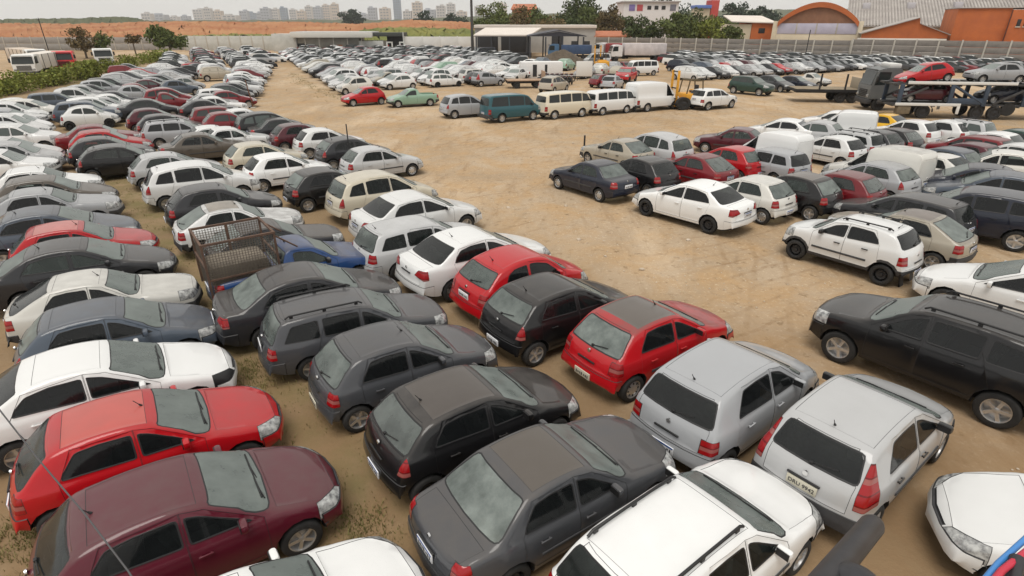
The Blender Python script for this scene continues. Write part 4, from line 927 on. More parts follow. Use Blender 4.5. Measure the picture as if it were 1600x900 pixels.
 ('van', 'teal', 800, 153, 32, G_M, 'dark teal van between the silver people carrier and the cream minibus', dict(glass='mid', dust=.1)),
 ('camper_van', 'cream', 878, 151, 36, G_M, 'cream old minibus with a row of small side windows', dict(glass='mid', dust=.15, rim='cap')),
 ('camper_van', 'white', 950, 146, 37, G_M, 'white old minibus between the cream minibus and the high panel van', dict(glass='mid', dust=.1, rim='cap')),
 ('panel_van', 'white', 1012, 129, 34, G_M, 'high white panel van with a short nose, beside the yellow forklift', dict(glass='dark', dust=.1)),
 ('suv', 'white', 1108, 137, 35, G_M, 'white SUV nose to the yard, behind the yellow forklift', dict(glass='dark', dust=.05, rails=False)),
 ('suv', 'darkgreen', 1168, 119, -52, G_M, 'dark green off-road car with a dusty hood facing the yard', dict(glass='dusty', dust=.7, rails=False)),
 ('sedan', 'grey', 1205, 118, -52, G_M, 'dusty grey sedan facing the yard beside the dark green off-road car', dict(glass='mid', dust=.6)),
 ('hatch', 'navy', 1240, 117, -50, G_M, 'dark blue hatchback near the end of the flatbed truck', dict(glass='dark', dust=.3)),
 ('pickup', 'offwhite', 1268, 113, -50, G_M, 'off-white pickup half hidden by the flatbed truck', dict(glass='mid', dust=.4)),
 ('camper_van', 'white', 1005, 94, 200, G_M, 'white minibus with dark windows in front of the concrete wall', dict(glass='dark', dust=.05)),
 ('sedan', 'white', 830, 91, -20, G_M, 'white sedan with its boot lid up beside the heap of earth', dict(glass='dark', dust=.1)),
]
LOG = []
placed = []
WHEELS = {  # near-side wheel contacts, rear then front, of cars that show both
 'large black SUV': ((1545, 665), (1305, 565)), 'white small crossover': ((1372, 445), (1240, 404)), 'white sedan with tinted glass and black': ((1105, 365), (1008, 337)), 'dark blue old sedan': ((937, 316), (871, 295)),
 'cream old minibus': ((866, 187), (909, 183)), 'white old minibus between': ((942.5, 180.5), (977, 177.3)), 'high white panel van': ((1011, 175), (1052, 171)), 'dark teal van': ((786, 192), (831, 188))}
for t, c, px, py, hd, grp, lab, k in CARS:
    if grp in (G_A, G_B, G_C, G_D): hd -= 4
    elif grp == G_R: hd += 3
    elif hd > 180 or hd > 0: hd -= 4
    g = None
    for w_, (rw_, fw_) in WHEELS.items():
        if lab.startswith(w_):
            a_, b_ = at(*rw_), at(*fw_); e_ = (b_ - a_).normalized(); hd = math.degrees(math.atan2(e_.y, e_.x)); nn_ = Vector((-e_.y, e_.x, 0)); nn_ = nn_ if nn_.y > 0 else -nn_
            s_ = T[t]; g = (a_ + b_) / 2 + nn_ * (s_['W'] / 2 - .08) + e_ * (s_['fo'] + s_['wb'] / 2 - s_['L'] / 2); g.z = 0
    g = g or by_roof(t, px, py, hd); d = math.hypot(g.x, g.y)
    lod = 2 if d < 36 else 1
    if grp in (G_A, G_B) and d < 20: k = dict(k, size=.96)
    car(t, c, g, R(hd), lab, lod, grp, **k); placed.append((g.x, g.y, R(hd), T[t]['L'], T[t]['W'], c))

# ------------------------------------------------------------------ further rows, filled in along their lines
ORD = ['', 'second ', 'third ', 'fourth ', 'fifth ', 'sixth ', 'seventh ', 'eighth ', 'ninth ', 'tenth ', 'eleventh ', 'twelfth ', 'thirteenth ', 'fourteenth ', 'fifteenth ', 'sixteenth ', 'seventeenth ', 'eighteenth ']
STYLES = ['minivan', 'suv', 'bubble_car', 'pickup', 'hatch', 'hatch', 'round_hatch', 'old_sedan', 'sedan', 'old_hatch', 'wagon', 'fox_hatch', 'tall_hatch']
POOL = ['white'] * 12 + ['pale'] * 6 + ['silver'] * 6 + ['grey'] * 3 + ['darkgrey'] * 2 + ['black'] * 3 + ['red'] + ['red', 'darkred', 'maroon', 'beige', 'slate', 'navy', 'offwhite', 'offwhite', 'green']  # extra whites also stand in for haze paling the far cars
r2 = random.Random(5)
FILL = []                                         # (distance, style, colour, position, heading, row words, group)
def clear_of(x, y, gap=2.0):
    for a, b, h, L, W, c in placed:
        dx, dy = x - a, y - b; u = abs(dx * math.cos(h) + dy * math.sin(h)); v = abs(-dx * math.sin(h) + dy * math.cos(h))
        if u < 3.6 and v < 1.62: return False
    return True
def fill_line(pts, cols, head, row, grp, step=2.0, styles=STYLES):
    w = [at(px, py, 1.42) for px, py in pts]; acc = 0; i = 0
    for a, b in zip(w, w[1:]):
        L = (b - a).length; s = step - acc
        while s <= L:
            p = a + (b - a) * (s / L); c = cols[i] if i < len(cols) else r2.choice(POOL); st_ = r2.choice(styles)
            h = R(head + r2.uniform(-3, 3)); jx = r2.uniform(-.5, .5)
            x, y = p.x + math.cos(h) * jx, p.y + math.sin(h) * jx
            if clear_of(x, y):
                FILL.append((math.hypot(x, y), st_, c, (x, y, 0), h, row, grp)); placed.append((x, y, h, 4, 1.66, c))
            i += 1; s += step
        acc = L - (s - step)
G_F = 'cars in the far rows of the left block'
fill_line([(12, 246), (4, 214), (8, 190), (22, 166), (42, 149)], ['white', 'pale', 'white', 'silver', 'white', 'pale', 'white', 'white', 'silver', 'white', 'white', 'offwhite'], 28, 'the tight white row at the left edge', 'cars in the tight row at the left edge', 1.95)
fill_line([(80, 149), (160, 125), (235, 104), (275, 93)], ['slate', 'white', 'silver', 'pale', 'grey', 'silver', 'darkgrey', 'white', 'silver', 'pale'], 32, 'the row along the hedge', 'cars in the row along the hedge', 1.95)
fill_line([(122, 190), (112, 178), (130, 163), (172, 146), (222, 127), (270, 109), (335, 91)], ['pale', 'silver', 'white', 'white', 'slate', 'white', 'pale', 'white', 'grey', 'white', 'silver'], 32, 'the second far row from the hedge', G_F, 1.95)
fill_line([(216, 165), (243, 147), (266, 133), (292, 119), (318, 106), (358, 91)], ['silver', 'darkgrey', 'red', 'darkred', 'darkred', 'white', 'black', 'pale', 'darkred', 'slate', 'white', 'pale'], 33, 'the third far row from the hedge', G_F, 1.95)
fill_line([(312, 160), (338, 147), (356, 135), (368, 124), (380, 113), (392, 101), (404, 91)], ['darkgrey', 'white', 'pale', 'darkred', 'white', 'grey', 'darkgrey', 'pale', 'white', 'darkgrey', 'silver', 'white', 'white'], 33, 'the far stretch of the row edging the dirt lane', 'cars in the far lane row', 1.95)
def inside(poly, x, y):
    c = False
    for (x0, y0), (x1, y1) in zip(poly, poly[1:] + poly[:1]):
        if (y0 > y) != (y1 > y) and x < (x1 - x0) * (y - y0) / (y1 - y0) + x0: c = not c
    return c
def proj(x, y, z=0.0):
    d = Vector((x, y, z - CAMH)); zz = d.y * CP - d.z * SP; yy = -d.y * SP - d.z * CP
    return 800 + FPX * d.x / zz, 450 + FPX * yy / zz
def fill_area(poly, origin, along, head, row, grp, step, rowstep, holes=(), cols0=(), n=60, keep=.97):
    o = at(*origin, 0); U = Vector((math.cos(R(along)), math.sin(R(along)))); V = Vector((math.cos(R(head)), math.sin(R(head)))); V = (V if V.x > 0 else -V)
    for k in range(-8, 24):
        i = 0
        for s in range(-26, n):
            x = o.x + U.x * s * step + V.x * k * rowstep; y = o.y + U.y * s * step + V.y * k * rowstep
            px, py = proj(x, y)
            if not inside(poly, px, py) or any(inside(h, px, py) for h in holes): continue
            c = cols0[i] if k == 0 and i < len(cols0) else r2.choice(POOL); i += 1
            if r2.random() > keep or not clear_of(x, y): continue
            h = R(head + r2.uniform(-4, 4) + (180 if k > 0 and r2.random() < .4 else 0))
            FILL.append((math.hypot(x, y), r2.choice(STYLES), c, (x + r2.uniform(-.3, .3), y, 0), h, row % ('' if k == 0 else '') if '%' in row else row, grp)); placed.append((x, y, h, 4, 1.66, c))
JUNK = [(772, 148), (775, 113), (840, 105), (915, 100), (1000, 100), (1000, 148)]
YARD2 = [(815, 108), (830, 86), (915, 84), (1090, 96), (1060, 118), (920, 112)]
fill_area([(575, 150), (545, 149), (436, 96), (462, 80), (735, 81), (812, 92), (812, 125), (775, 135), (640, 138)], (563, 150), 114, 211, 'the middle block', 'cars in the middle block', 2.0, 5.0, (JUNK, YARD2), ['offwhite', 'black', 'white', 'white', 'darkgrey', 'white', 'pale', 'white', 'silver', 'maroon'])
fill_area([(1075, 128), (1060, 104), (1035, 96), (1035, 84), (1410, 92), (1620, 104), (1620, 122), (1420, 110), (1265, 118), (1150, 122)], (1140, 140), 30, -50, 'the block before the concrete wall', 'cars in the block before the concrete wall', 2.05, 5.0, (), (), 60)
for px_, py_ in ((808, 138), (820, 137), (832, 136), (845, 122), (835, 123), (856, 121), (912, 126)): q_ = at(px_, py_); placed.append((q_.x, q_.y, R(8), 3, 1.6, ''))
for k_ in range(14): q_ = at(846 + 7.5 * (k_ % 7), 133 - 5 * (k_ // 7)); placed.append((q_.x, q_.y, R(60), 2, 1, ''))
for px_, py_ in ((945, 136), (800, 124), (790, 114)): q_ = at(px_, py_); placed.append((q_.x, q_.y, R(30), 4, 1.6, ''))
q_ = Vector((X(940, 84), 85, 0)); placed.append((q_.x, q_.y, R(100), 4, 1.6, '')); q_ = Vector((X(975, 86), 86, 0)); placed.append((q_.x, q_.y, R(120), 4, 1.6, ''))
fill_area([(772, 146), (775, 112), (840, 104), (915, 104), (990, 112), (990, 140)], (800, 140), 20, 60, 'the scrap area behind the vans', 'stripped cars in the scrap area', 2.3, 4.8, (), ['white', 'darkgrey', 'brown', 'white', 'maroon', 'offwhite'], 40, .62)
fill_area([(85, 152), (240, 105), (290, 85), (425, 82), (402, 100), (378, 118), (325, 160), (190, 178), (95, 176)], (395, 112), 118, 33, 'the far rows of the left block', G_F, 2.0, 5.0, (), (), 40, .95)
fill_line([(470, 79), (430, 83), (400, 86), (300, 88)], ['black', 'white', 'white', 'silver'], 5, 'the line under the long white wall', 'cars under the long white wall', 3.4)
FILL.sort(key=lambda q: q[0])
cnt = {}; near = []; rest = []
for q in FILL: (near if len(near) < 300 - len(CARS) + 20 else rest).append(q)
NB = [(q[3], q[1], q[2]) for q in FILL]
GL2 = ['dark', 'mid', 'mid', 'pale']
for d, st_, c, p, h, row, grp in near:
    w = T[st_]['word']; cw = WORDCOL.get(c, c); k = (row, cw, w); cnt[k] = cnt.get(k, 0) + 1; n_ = cnt[k]
    if d < 92 and n_ <= len(ORD): lab = f"{ORD[n_ - 1] if n_ > 1 else 'nearest '}{cw} {w} in {row}"
    else:
        q = min((z for z in NB if z[0] != p), key=lambda z: (z[0][0] - p[0]) ** 2 + (z[0][1] - p[1]) ** 2); pxy = proj(p[0], p[1]); qx = proj(q[0][0], q[0][1])[0]
        q2 = min((z for z in NB if z[0] != p and z is not q), key=lambda z: (z[0][0] - p[0]) ** 2 + (z[0][1] - p[1]) ** 2)
        lab = f"far {cw} {w} beside a {WORDCOL.get(q[2], q[2])} {T[q[1]]['word']} and a {WORDCOL.get(q2[2], q2[2])} {T[q2[1]]['word']}"; grp = grp.replace('cars in', 'far cars in')
    car(st_, c, p, h, lab, 1 if d < 74 else 0, grp, glass=r2.choice(GL2), dust=r2.uniform(.15, .6), plate=None, rails=False, rim=r2.choice(['alloy', 'cap', 'steel']))
def coarse(bm, t, M, mi):
    s = T[t]; L, W = s['L'], s['W']; rows = []
    for d, z in s['prof']:
        h = W / 2 * (1 - .1 * abs((d - L / 2) / (L / 2)) ** 4); b = min(interp(s['belt'], d), z - .03)
        ye = h - .05 - .36 * (z - b); q = [(h - .03, .24), (h, .55), (h - .04, b), (ye, z - .04), (0, z)]
        rows.append([bm.verts.new(M @ Vector((L / 2 - d, y, zz))) for y, zz in q] + [bm.verts.new(M @ Vector((L / 2 - d, -y, zz))) for y, zz in q[:-1][::-1]])
    for i, (A, B) in enumerate(zip(rows, rows[1:])):
        d0, d1 = s['prof'][i][0], s['prof'][i + 1][0]; cab = d0 >= s['cowl'] - .01 and d1 <= (s['rg'][1] if s['rg'] else L) + .2
        ws = d0 >= s['cowl'] - .02 and d1 <= s['wt'] + .02; rw = s['rg'] and d0 >= s['rg'][0] - .05 and d1 <= s['rg'][1] + .12
        for k in range(len(A) - 1):
            f = bm.faces.new((A[k], B[k], B[k + 1], A[k + 1]))
            f.material_index = 5 if (k in (2, 5) and cab) or (k in (3, 4) and (ws or rw)) else mi
    bm.faces.new(rows[0]).material_index = 6; bm.faces.new(rows[-1][::-1]).material_index = 6
    for x in (L / 2 - s['fo'], L / 2 - s['fo'] - s['wb']):
        for sd in (1, -1): box(bm, M @ Vector((x, sd * (W / 2 - .1), .27)), (.5, .2, .5), M.to_3x3().to_4x4(), mi=6)
if rest:
    cl = ['white', 'silver', 'grey', 'black', 'darkred']; ms = [mat('far_paint_' + c, COL[c], .4) for c in cl] + [mat('far_glass', (.03, .035, .035), .1), UNDER]
    def f_rest(bm):
        for d, st_, c, p, h, row, grp in rest:
            i = cl.index(c) if c in cl else (4 if c in ('red', 'maroon') else 1 if c == 'pale' else 2 if c in ('darkgrey', 'slate', 'green') else 3 if c == 'navy' else 0)
            coarse(bm, st_, Matrix.Translation(p) @ Matrix.Rotation(h, 4, 'Z'), i)
    o = part('far_cars', ms, None, f_rest, 30, label='mass of small cars filling the farthest rows below the walls', cat='cars', kind='stuff')

# ------------------------------------------------------------------ vegetation
def leaf_mat(name, a, b, scale=1.5):
    m = mat(name, a, 0.75, var_col=b, scale=scale, spec=.2)
    return m
LEAF = leaf_mat('leaf_green', (.07, .095, .028), (.14, .16, .05)); LEAFB = leaf_mat('leaf_bright', (.12, .15, .025), (.22, .23, .05)); LEAFD = leaf_mat('leaf_dark', (.042, .062, .022), (.085, .10, .035)); LEAFR = leaf_mat('leaf_russet', (.095, .07, .03), (.15, .11, .05)); LEAFF = leaf_mat('leaf_far', (.03, .05, .035), (.05, .07, .045))
BARK = mat('bark', (.09, .07, .05), .9, var=.6, scale=3, bump=.4)
def leaf(bm, p, s, rr, mi=0):
    u = Vector((rr.gauss(0, 1), rr.gauss(0, 1), rr.gauss(0, 1))).normalized(); v = u.cross(Vector((rr.gauss(0, 1), rr.gauss(0, 1), rr.gauss(0, 1)))).normalized()
    a = s * rr.uniform(.6, 1.3); b = a * .55
    f = bm.faces.new([bm.verts.new(p + u * a), bm.verts.new(p + v * b), bm.verts.new(p - u * a), bm.verts.new(p - v * b)]); f.material_index = mi
def crown(bm, rx, ry, rz, cz, n, s, rr, clumps=16):
    cs = []
    for _ in range(clumps):
        while True:
            q = Vector((rr.uniform(-1, 1), rr.uniform(-1, 1), rr.uniform(-1, 1)))
            if q.length < 1: break
        cs.append((Vector((q.x * rx * .8, q.y * ry * .8, cz + q.z * rz * .8)), rr.uniform(.22, .48)))
    for _ in range(n):
        c, k = rr.choice(cs)
        d = Vector((rr.gauss(0, 1), rr.gauss(0, 1), rr.gauss(0, 1))).normalized() * (rr.random() ** .4)
        leaf(bm, c + Vector((d.x * rx * k * 1.1, d.y * ry * k * 1.1, d.z * rz * k)), s, rr)
    return cs
def tree(name, loc, H, rx, rz, m, label, seed, cat='tree', group=None, n=1500, s=.3, trunk=None, clumps=16, ry=None):
    rr = random.Random(seed); root = empty(name, loc, 0, label=label, cat=cat, group=group); cz = H - rz
    bm = bmesh.new(); cs = crown(bm, rx, ry or rx, rz, cz, n, s, rr, clumps); link('crown', finish(bm, 'crown', m, 0), root)
    tr = trunk or H * .03
    bm = bmesh.new(); top = Vector((rr.uniform(-.3, .3), rr.uniform(-.3, .3), max(.3, cz)))
    tube(bm, [(0, 0, -.2), top * .5, top], [tr * 1.3, tr, tr * .6], 7)
    for c, k in cs[:8]:
        tube(bm, [top * .75, (top * .75 + c) * .5 + Vector((0, 0, .1)), c], [tr * .5, tr * .32, tr * .14], 5, cap=False)
    link('trunk', finish(bm, 'trunk', BARK, 50), root)
    return root
def tree_at(name, px, D, top_py, width_px, m, label, seed, rzf=.42, **k):
    x = X(px, D); H = Z(top_py, D); rx = width_px / 2 / FPX * D * CP
    return tree(name, (x, D, 0), H, rx, min(H * .48, max(H * rzf, .8)), m, label, seed, **k)
# hedge on the left
hr = random.Random(3)
def hedge_run(a, b, h, w, label, seed, n, cuts=()):
    rr = random.Random(seed); A, B = Vector((a.x, a.y, 0)), Vector((b.x, b.y, 0)); root = empty('hedge', A, 0, label=label, cat='hedge', group='hedges beside the left rows')
    bm = bmesh.new(); d = (B - A); L = d.length; d.normalize(); nr = Vector((-d.y, d.x, 0))
    bumps = [(rr.uniform(0, L), rr.uniform(.6, 1.15)) for _ in range(int(L / 1.1))]
    for _ in range(n):
        s_, hh = rr.choice(bumps); t = s_ + rr.gauss(0, .8); z = rr.random() ** .7 * h * hh
        leaf(bm, d * max(0, min(L, t)) + nr * rr.gauss(0, w * .4) + Vector((0, 0, z)), .16, rr)
    link('foliage', finish(bm, 'foliage', LEAFB, 0), root)
    bm = bmesh.new()
    for s_, hh in bumps: tube(bm, [d * s_ - Vector((0, 0, .1)), d * s_ + nr * rr.gauss(0, .2) + Vector((0, 0, h * hh * .7))], [.05, .02], 5)
    link('stems', finish(bm, 'stems', BARK, 0), root); tag(root.children[1], kind='stuff'); return root
hedge_run(at(-30, 158), at(158, 118), 1.9, 1.2, 'long leafy green hedge in front of the white trucks at the left edge', 4, 7000)
hedge_run(at(168, 114), at(262, 92), 1.7, 1.3, 'lower yellowish hedge running on towards the far trees', 5, 4000)

# ------------------------------------------------------------------ walls
WALLM = mat('whitewash', (.55, .55, .52), .85, var_col=(.42, .42, .39), scale=.6); PRECAST = mat('precast_grey', (.25, .225, .20), .9, var_col=(.16, .145, .13), scale=.8, bump=.2, bscale=8); POSTM = mat('concrete_post', (.40, .37, .32), .9, var=.2, scale=1.5)
def slab_wall(a, b, h, label, nrow, m, pm, bay=2.9, low=None):
    A, B = Vector((a[0], a[1], 0)), Vector((b[0], b[1], 0)); d = B - A; L = d.length; ang = math.atan2(d.y, d.x); n = max(1, round(L / bay)); bw = L / n
    root = empty('concrete_wall', A, ang, label=label, cat='wall'); hh = h / nrow
    sm = mesh_of('slab', m, lambda bm: box(bm, (0, 0, 0), (bw - .2, .10, hh - .035), bev=.012), 30); pmh = mesh_of('post', pm, lambda bm: box(bm, (0, 0, 0), (.22, .24, h + .12), bev=.015), 30)
    for i in range(n + 1):
        link('post', pmh, root, (i * bw, 0, h / 2 + .04))
        if i < n:
            for j in range(nrow):
                o = link('slab', sm, root, (i * bw + bw / 2, hr.uniform(-.012, .012), j * hh + hh / 2))
    return root
slab_wall((X(930, 128), 128), (X(1330, 107), 107), 3.5, 'long grey concrete slab wall with pale posts below the bushes', 4, PRECAST, POSTM)
slab_wall((X(1332, 106.6), 106.6), (X(1660, 92), 92), 3.7, 'grey concrete slab wall below the orange buildings', 4, PRECAST, POSTM)
slab_wall((X(-40, 152), 152), (X(284, 152), 152), Z(58, 152), 'dull grey boundary wall at the far left behind the trucks', 2, mat('old_render', (.33, .31, .29), .9, var_col=(.24, .22, .20), scale=.5), POSTM, bay=3.4)
slab_wall((X(286, 150), 150), (X(428, 150), 150), Z(56, 150), 'pale grey panel wall left of the low white building', 1, WALLM, POSTM)
slab_wall((X(632, 146), 146), (X(742, 146), 146), Z(57, 146), 'clean white wall right of the gate', 1, mat('clean_white', (.72, .70, .66), .8, var_col=(.6, .58, .55), scale=.5), mat('white_post', (.66, .64, .6), .8), bay=4.5)

# ------------------------------------------------------------------ low white building with canopy roof, gate
def bx(name, parent, m, x0, x1, y0, y1, z0, z1, bev=.02, **k):
    return part(name, m, parent, lambda bm: box(bm, ((x0 + x1) / 2, (y0 + y1) / 2, (z0 + z1) / 2), (abs(x1 - x0), abs(y1 - y0), abs(z1 - z0)), bev=bev), 30, **k)
D = 145; ROOFG = mat('roof_sheet', (.42, .42, .41), .6, var=.25, scale=.7); BEIGEW = mat('beige_wall', (.40, .38, .33), .85, var_col=(.30, .285, .25), scale=.6); DARKM = mat('dark_opening', (.02, .02, .022), .6)
b = empty('gatehouse', (0, D, 0), 0, label='low white gatehouse with a flat overhanging roof at the end of the lane', cat='building')
x = lambda px, d=D: X(px, d)
bx('wall', b, WALLM, x(424), x(462), 0, 5, 0, Z(53, D)); bx('wall', b, BEIGEW, x(462) + .05, x(560), .6, 6, 0, Z(57, D)); bx('roof', b, ROOFG, x(458), x(583), -1.4, 7, Z(57, D) + .01, Z(49.5, D), .05)
bx('fascia', b, mat('fascia', (.6, .58, .53), .7), x(457), x(584), -1.52, -1.41, Z(58.5, D), Z(50.5, D)); bx('wall', b, WALLM, x(560) + .05, x(598), -.3, 5, 0, Z(64, D))
for a0, a1, t0, t1 in ((459.5, 473, 68, 78),): bx('window', b, DARKM, x(a0 + 3), x(a1), .45, .62, Z(t1, D), Z(t0, D))
bx('door', b, mat('orange_door', (.45, .14, .03), .6), x(523), x(533), .42, .58, 0.05, Z(70, D)); bx('door', b, DARKM, x(547), x(553), .42, .58, .05, Z(72, D))
for i in range(5): part('column', POSTM, b, lambda bm, q=x(478 + i * 22): tube(bm, [(q, -1.0, 0), (q, -1.0, Z(57, D))], .09, 8))
g = empty('entrance_gate', (0, D - 1, 0), 0, label='dark roofed entrance with white portal frames between the gatehouse and the white wall', cat='gate')
bx('roof', g, mat('dark_roof', (.05, .055, .05), .7), x(578), x(631), 1.2, 6, Z(57, D), Z(51, D)); bx('painted_shade', g, DARKM, x(601), x(630), 3.6, 3.8, 0, Z(57, D) - .02)  # dark sheet behind the portals stands in for shade under the roof
for a0, a1 in ((604, 614), (624, 633)):
    bx('portal_post', g, WALLM, x(a0), x(a0 + 2), 0, .3, 0, Z(67, D)); bx('portal_post', g, WALLM, x(a1 - 2), x(a1), 0, .3, 0, Z(67, D)); bx('lintel', g, WALLM, x(a0), x(a1), .01, .29, Z(67, D) + .003, Z(65, D))
    bx('red_band', g, mat('red_band', (.45, .03, .03), .6), x(a0 + 2), x(a0 + 3.6), .05, .2, 1.2, Z(70, D))
part('portal_post', WALLM, g, lambda bm: tube(bm, [(x(631), .4, 0), (x(631), .4, Z(50, D))], .14, 8))

# ------------------------------------------------------------------ light pole
D = 127
lp = empty('light_pole', (X(738, D), D, 0), 0, label='tall dark light pole rising out of the picture', cat='pole')
part('shaft', mat('weathered_pole', (.06, .055, .05), .7), lp, lambda bm: tube(bm, [(0, 0, 0), (0, 0, 16)], [.32, .2], 12)); part('base', POSTM, lp, lambda bm: box(bm, (0, 0, .25), (1.1, 1.1, .5), bev=.05))
part('arm', STEEL, lp, lambda bm: (tube(bm, [(-2, 0, 15.6), (2, 0, 15.6)], .07), box(bm, (-1.8, 0, 15.4), (.7, .4, .25)), box(bm, (1.8, 0, 15.4), (.7, .4, .25))))
def slim_pole(px, py, h, rad, label, lean=(0, 0), m=None, D=None):
    p = at(px, py) if D is None else Vector((X(px, D), D, 0)); o = empty('pole', (p.x, p.y, 0), 0, label=label, cat='pole')
    part('shaft', m or STEEL, o, lambda bm: tube(bm, [(0, 0, -.05), (lean[0], lean[1], h)], [rad * 1.15, rad], 8)); part('footing', POSTM, o, lambda bm: box(bm, (0, 0, .04), (.35, .35, .1), bev=.02)); return o
slim_pole(550, 272, 2.3, .028, 'thin black pole standing beside the silver car at the lane corner')
slim_pole(912, 246, 1.15, .045, 'short dark post at the bumper of the beige old hatchback')
slim_pole(396, 169, 2.2, .04, 'thin rusty post leaning at the front of the lane row', (-.25, 0), mat('rust_post', (.14, .06, .03), .8))
slim_pole(1262, 96, 5.2, .07, 'slim dark pole before the concrete wall', D=104)
slim_pole(72, 96, 7.0, .07, 'slim dark lamp pole among the trucks at far left', D=110)

# ------------------------------------------------------------------ canopy sheds
D = 124; PALER = mat('pale_roof', (.62, .56, .50), .6, var=.15, scale=.5); DSTEEL = mat('shed_steel', (.05, .052, .06), .6)
s1 = empty('open_shed', (0, D, 0), 0, label='open shed with a pale flat roof on dark posts beside the light pole', cat='shed')
def quadslab(bm, pts, th):
    vs = [bm.verts.new(p) for p in pts]; bm.faces.new(vs); lo = [bm.verts.new(Vector(p) - Vector((0, 0, th))) for p in pts]; bm.faces.new(lo[::-1])
    for i in range(len(vs)): bm.faces.new((vs[i], lo[i], lo[(i + 1) % len(vs)], vs[(i + 1) % len(vs)]))
part('roof', PALER, s1, lambda bm: quadslab(bm, [(x(741, D), -2, Z(54, D)), (x(828, D), -2, Z(54, D)), (x(850, D), 12, Z(44, D)), (x(755, D), 12, Z(44, D))], .25), 0)
for px in (745, 768, 796, 824):
    for yy in (-1.6, 9): part('post', DSTEEL, s1, lambda bm, q=x(px, D), v=yy: box(bm, (q, v, Z(55, D) / 2), (.22, .22, Z(55, D))))
bx('beam', s1, DSTEEL, x(742, D), x(828, D), -1.75, -1.45, Z(57, D), Z(55.2, D))
wb_ = empty('white_hall', (0, 140, 0), 0, label='long white hall with a pale roof behind the open sheds', cat='building')
bx('wall', wb_, mat('hall_white', (.44, .43, .41), .8, var_col=(.34, .33, .31), scale=.4), X(742, 140), X(930, 140), 0, 12, 0, Z(44, 140)); bx('roof', wb_, PALER, X(741, 140), X(931, 140), -.5, 13, Z(44, 140) + .01, Z(39, 140))
for p0_, p1_ in ((746, 778), (783, 822), (862, 880)): bx('bay', wb_, DARKM, X(p0_, 140), X(p1_, 140), -.05, .05, .02, Z(56, 140))  # dark plates added to give the hall front its shade under the canopy
for px in (893, 912): bx('window', wb_, DARKM, X(px, 140), X(px + 10, 140), -.06, .05, 1.2, 2.4)
s2 = empty('gabled_shed', (0, 116, 0), 0, label='dark gabled open shed with cars under it in front of the white hall', cat='shed'); D = 116
zr, ze = Z(46.5, D), Z(55.5, D)
part('roof', mat('dark_slate', (.045, .045, .055), .6, var=.4), s2, lambda bm: (quadslab(bm, [(X(824, D), -2, ze), (X(872, D), -2, zr), (X(872, D), 9, zr), (X(824, D), 9, ze)], .18), quadslab(bm, [(X(872, D), -2, zr), (X(914, D), -2, ze), (X(914, D), 9, ze), (X(872, D), 9, zr)], .18)), 0)
part('gable', mat('dark_gable', (.03, .03, .04), .6), s2, lambda bm: bm.faces.new([bm.verts.new(v) for v in ((X(826, D), -1.9, ze - .1), (X(912, D), -1.9, ze - .1), (X(872, D), -1.9, zr - .25))]), 0)
for px in (828, 852, 878, 910):
    for yy in (-1.6, 8): part('post', DSTEEL, s2, lambda bm, q=X(px, D), v=yy: box(bm, (q, v, ze / 2 - .1), (.25, .25, ze - .2)))

# ------------------------------------------------------------------ earth heap, junk yard
EARTH = mat('dark_earth', (.11, .085, .06), .95, var_col=(.06, .045, .03), scale=2, bump=.6, bscale=3)
def heap(bm, rx, ry, h, sd):
    rr = random.Random(sd); g = bmesh.ops.create_grid(bm, x_segments=22, y_segments=16, size=1)
    for v in g['verts']:
        q = math.hypot(v.co.x, v.co.y); z = max(0, 1 - q) ** .8 * h; v.co = Vector((v.co.x * rx, v.co.y * ry, z * rr.uniform(.82, 1.1) - .08))
hp = link('earth_heap', mesh_of('earth_heap', EARTH, lambda bm: heap(bm, 5.0, 4, 2.5, 8), 60), None, (X(878, 101), 101, 0)); tag(hp, 'dark heap of earth in front of the gabled shed', 'heap')

# ------------------------------------------------------------------ earth banks, far ground
BANK = mat('red_earth', (.30, .105, .035), .95, var_col=(.40, .20, .085), scale=.06, bump=.5, bscale=.6)
GRASSB = mat('grass_bank', (.10, .12, .02), .95, var_col=(.24, .22, .05), scale=.08); GRASSD = mat('dull_grass', (.045, .06, .02), .95, var_col=(.09, .09, .035), scale=.05)
def ridge(name, m, pts, D0, D1, back=60, seed=1, rough=.5, step=3.0):
    """bank whose crest follows (px, py) seen at distance D1, foot at D0"""
    rr = random.Random(seed)
    def f(bm):
        cols = []; px = pts[0][0]
        while px <= pts[-1][0]:
            zc = max(.3, Z(interp(pts, px), D1)) + rr.gauss(0, rough * .35); xa, xb = X(px, D0), X(px, D1); col = [bm.verts.new((xa, D0, -.1))]
            for k in range(1, 9):
                t = k / 8; col.append(bm.verts.new((xa + (xb - xa) * t + rr.gauss(0, rough), D0 + (D1 - D0) * t + rr.gauss(0, rough), zc * (t ** .7) + (rr.gauss(0, rough * .5) if k < 8 else 0))))
            col.append(bm.verts.new((X(px, D1 + back), D1 + back, -.1))); cols.append(col); px += step
        for A, B in zip(cols, cols[1:]):
            for k in range(len(A) - 1): bm.faces.new((A[k], B[k], B[k + 1], A[k + 1]))
    return tag(link(name, mesh_of(name, m, f, 60), None), kind='structure')
ridge('earth_bank', BANK, [(-120, 36), (0, 36), (120, 37), (230, 34), (300, 33), (380, 34), (470, 34), (560, 37), (640, 31), (700, 33), (760, 36), (960, 40)], 215, 300, seed=2, rough=.4)
ridge('grassy_hill', GRASSD, [(-160, 30), (0, 30), (60, 29), (130, 28.5), (180, 26), (215, 28), (232, 33)], 420, 520, seed=3, rough=.7)
ridge('grass_strip', GRASSB, [(280, 56), (360, 53), (470, 54), (540, 50), (590, 43), (640, 42), (690, 44), (745, 46), (800, 52)], 168, 205, seed=4, rough=.5, back=8)
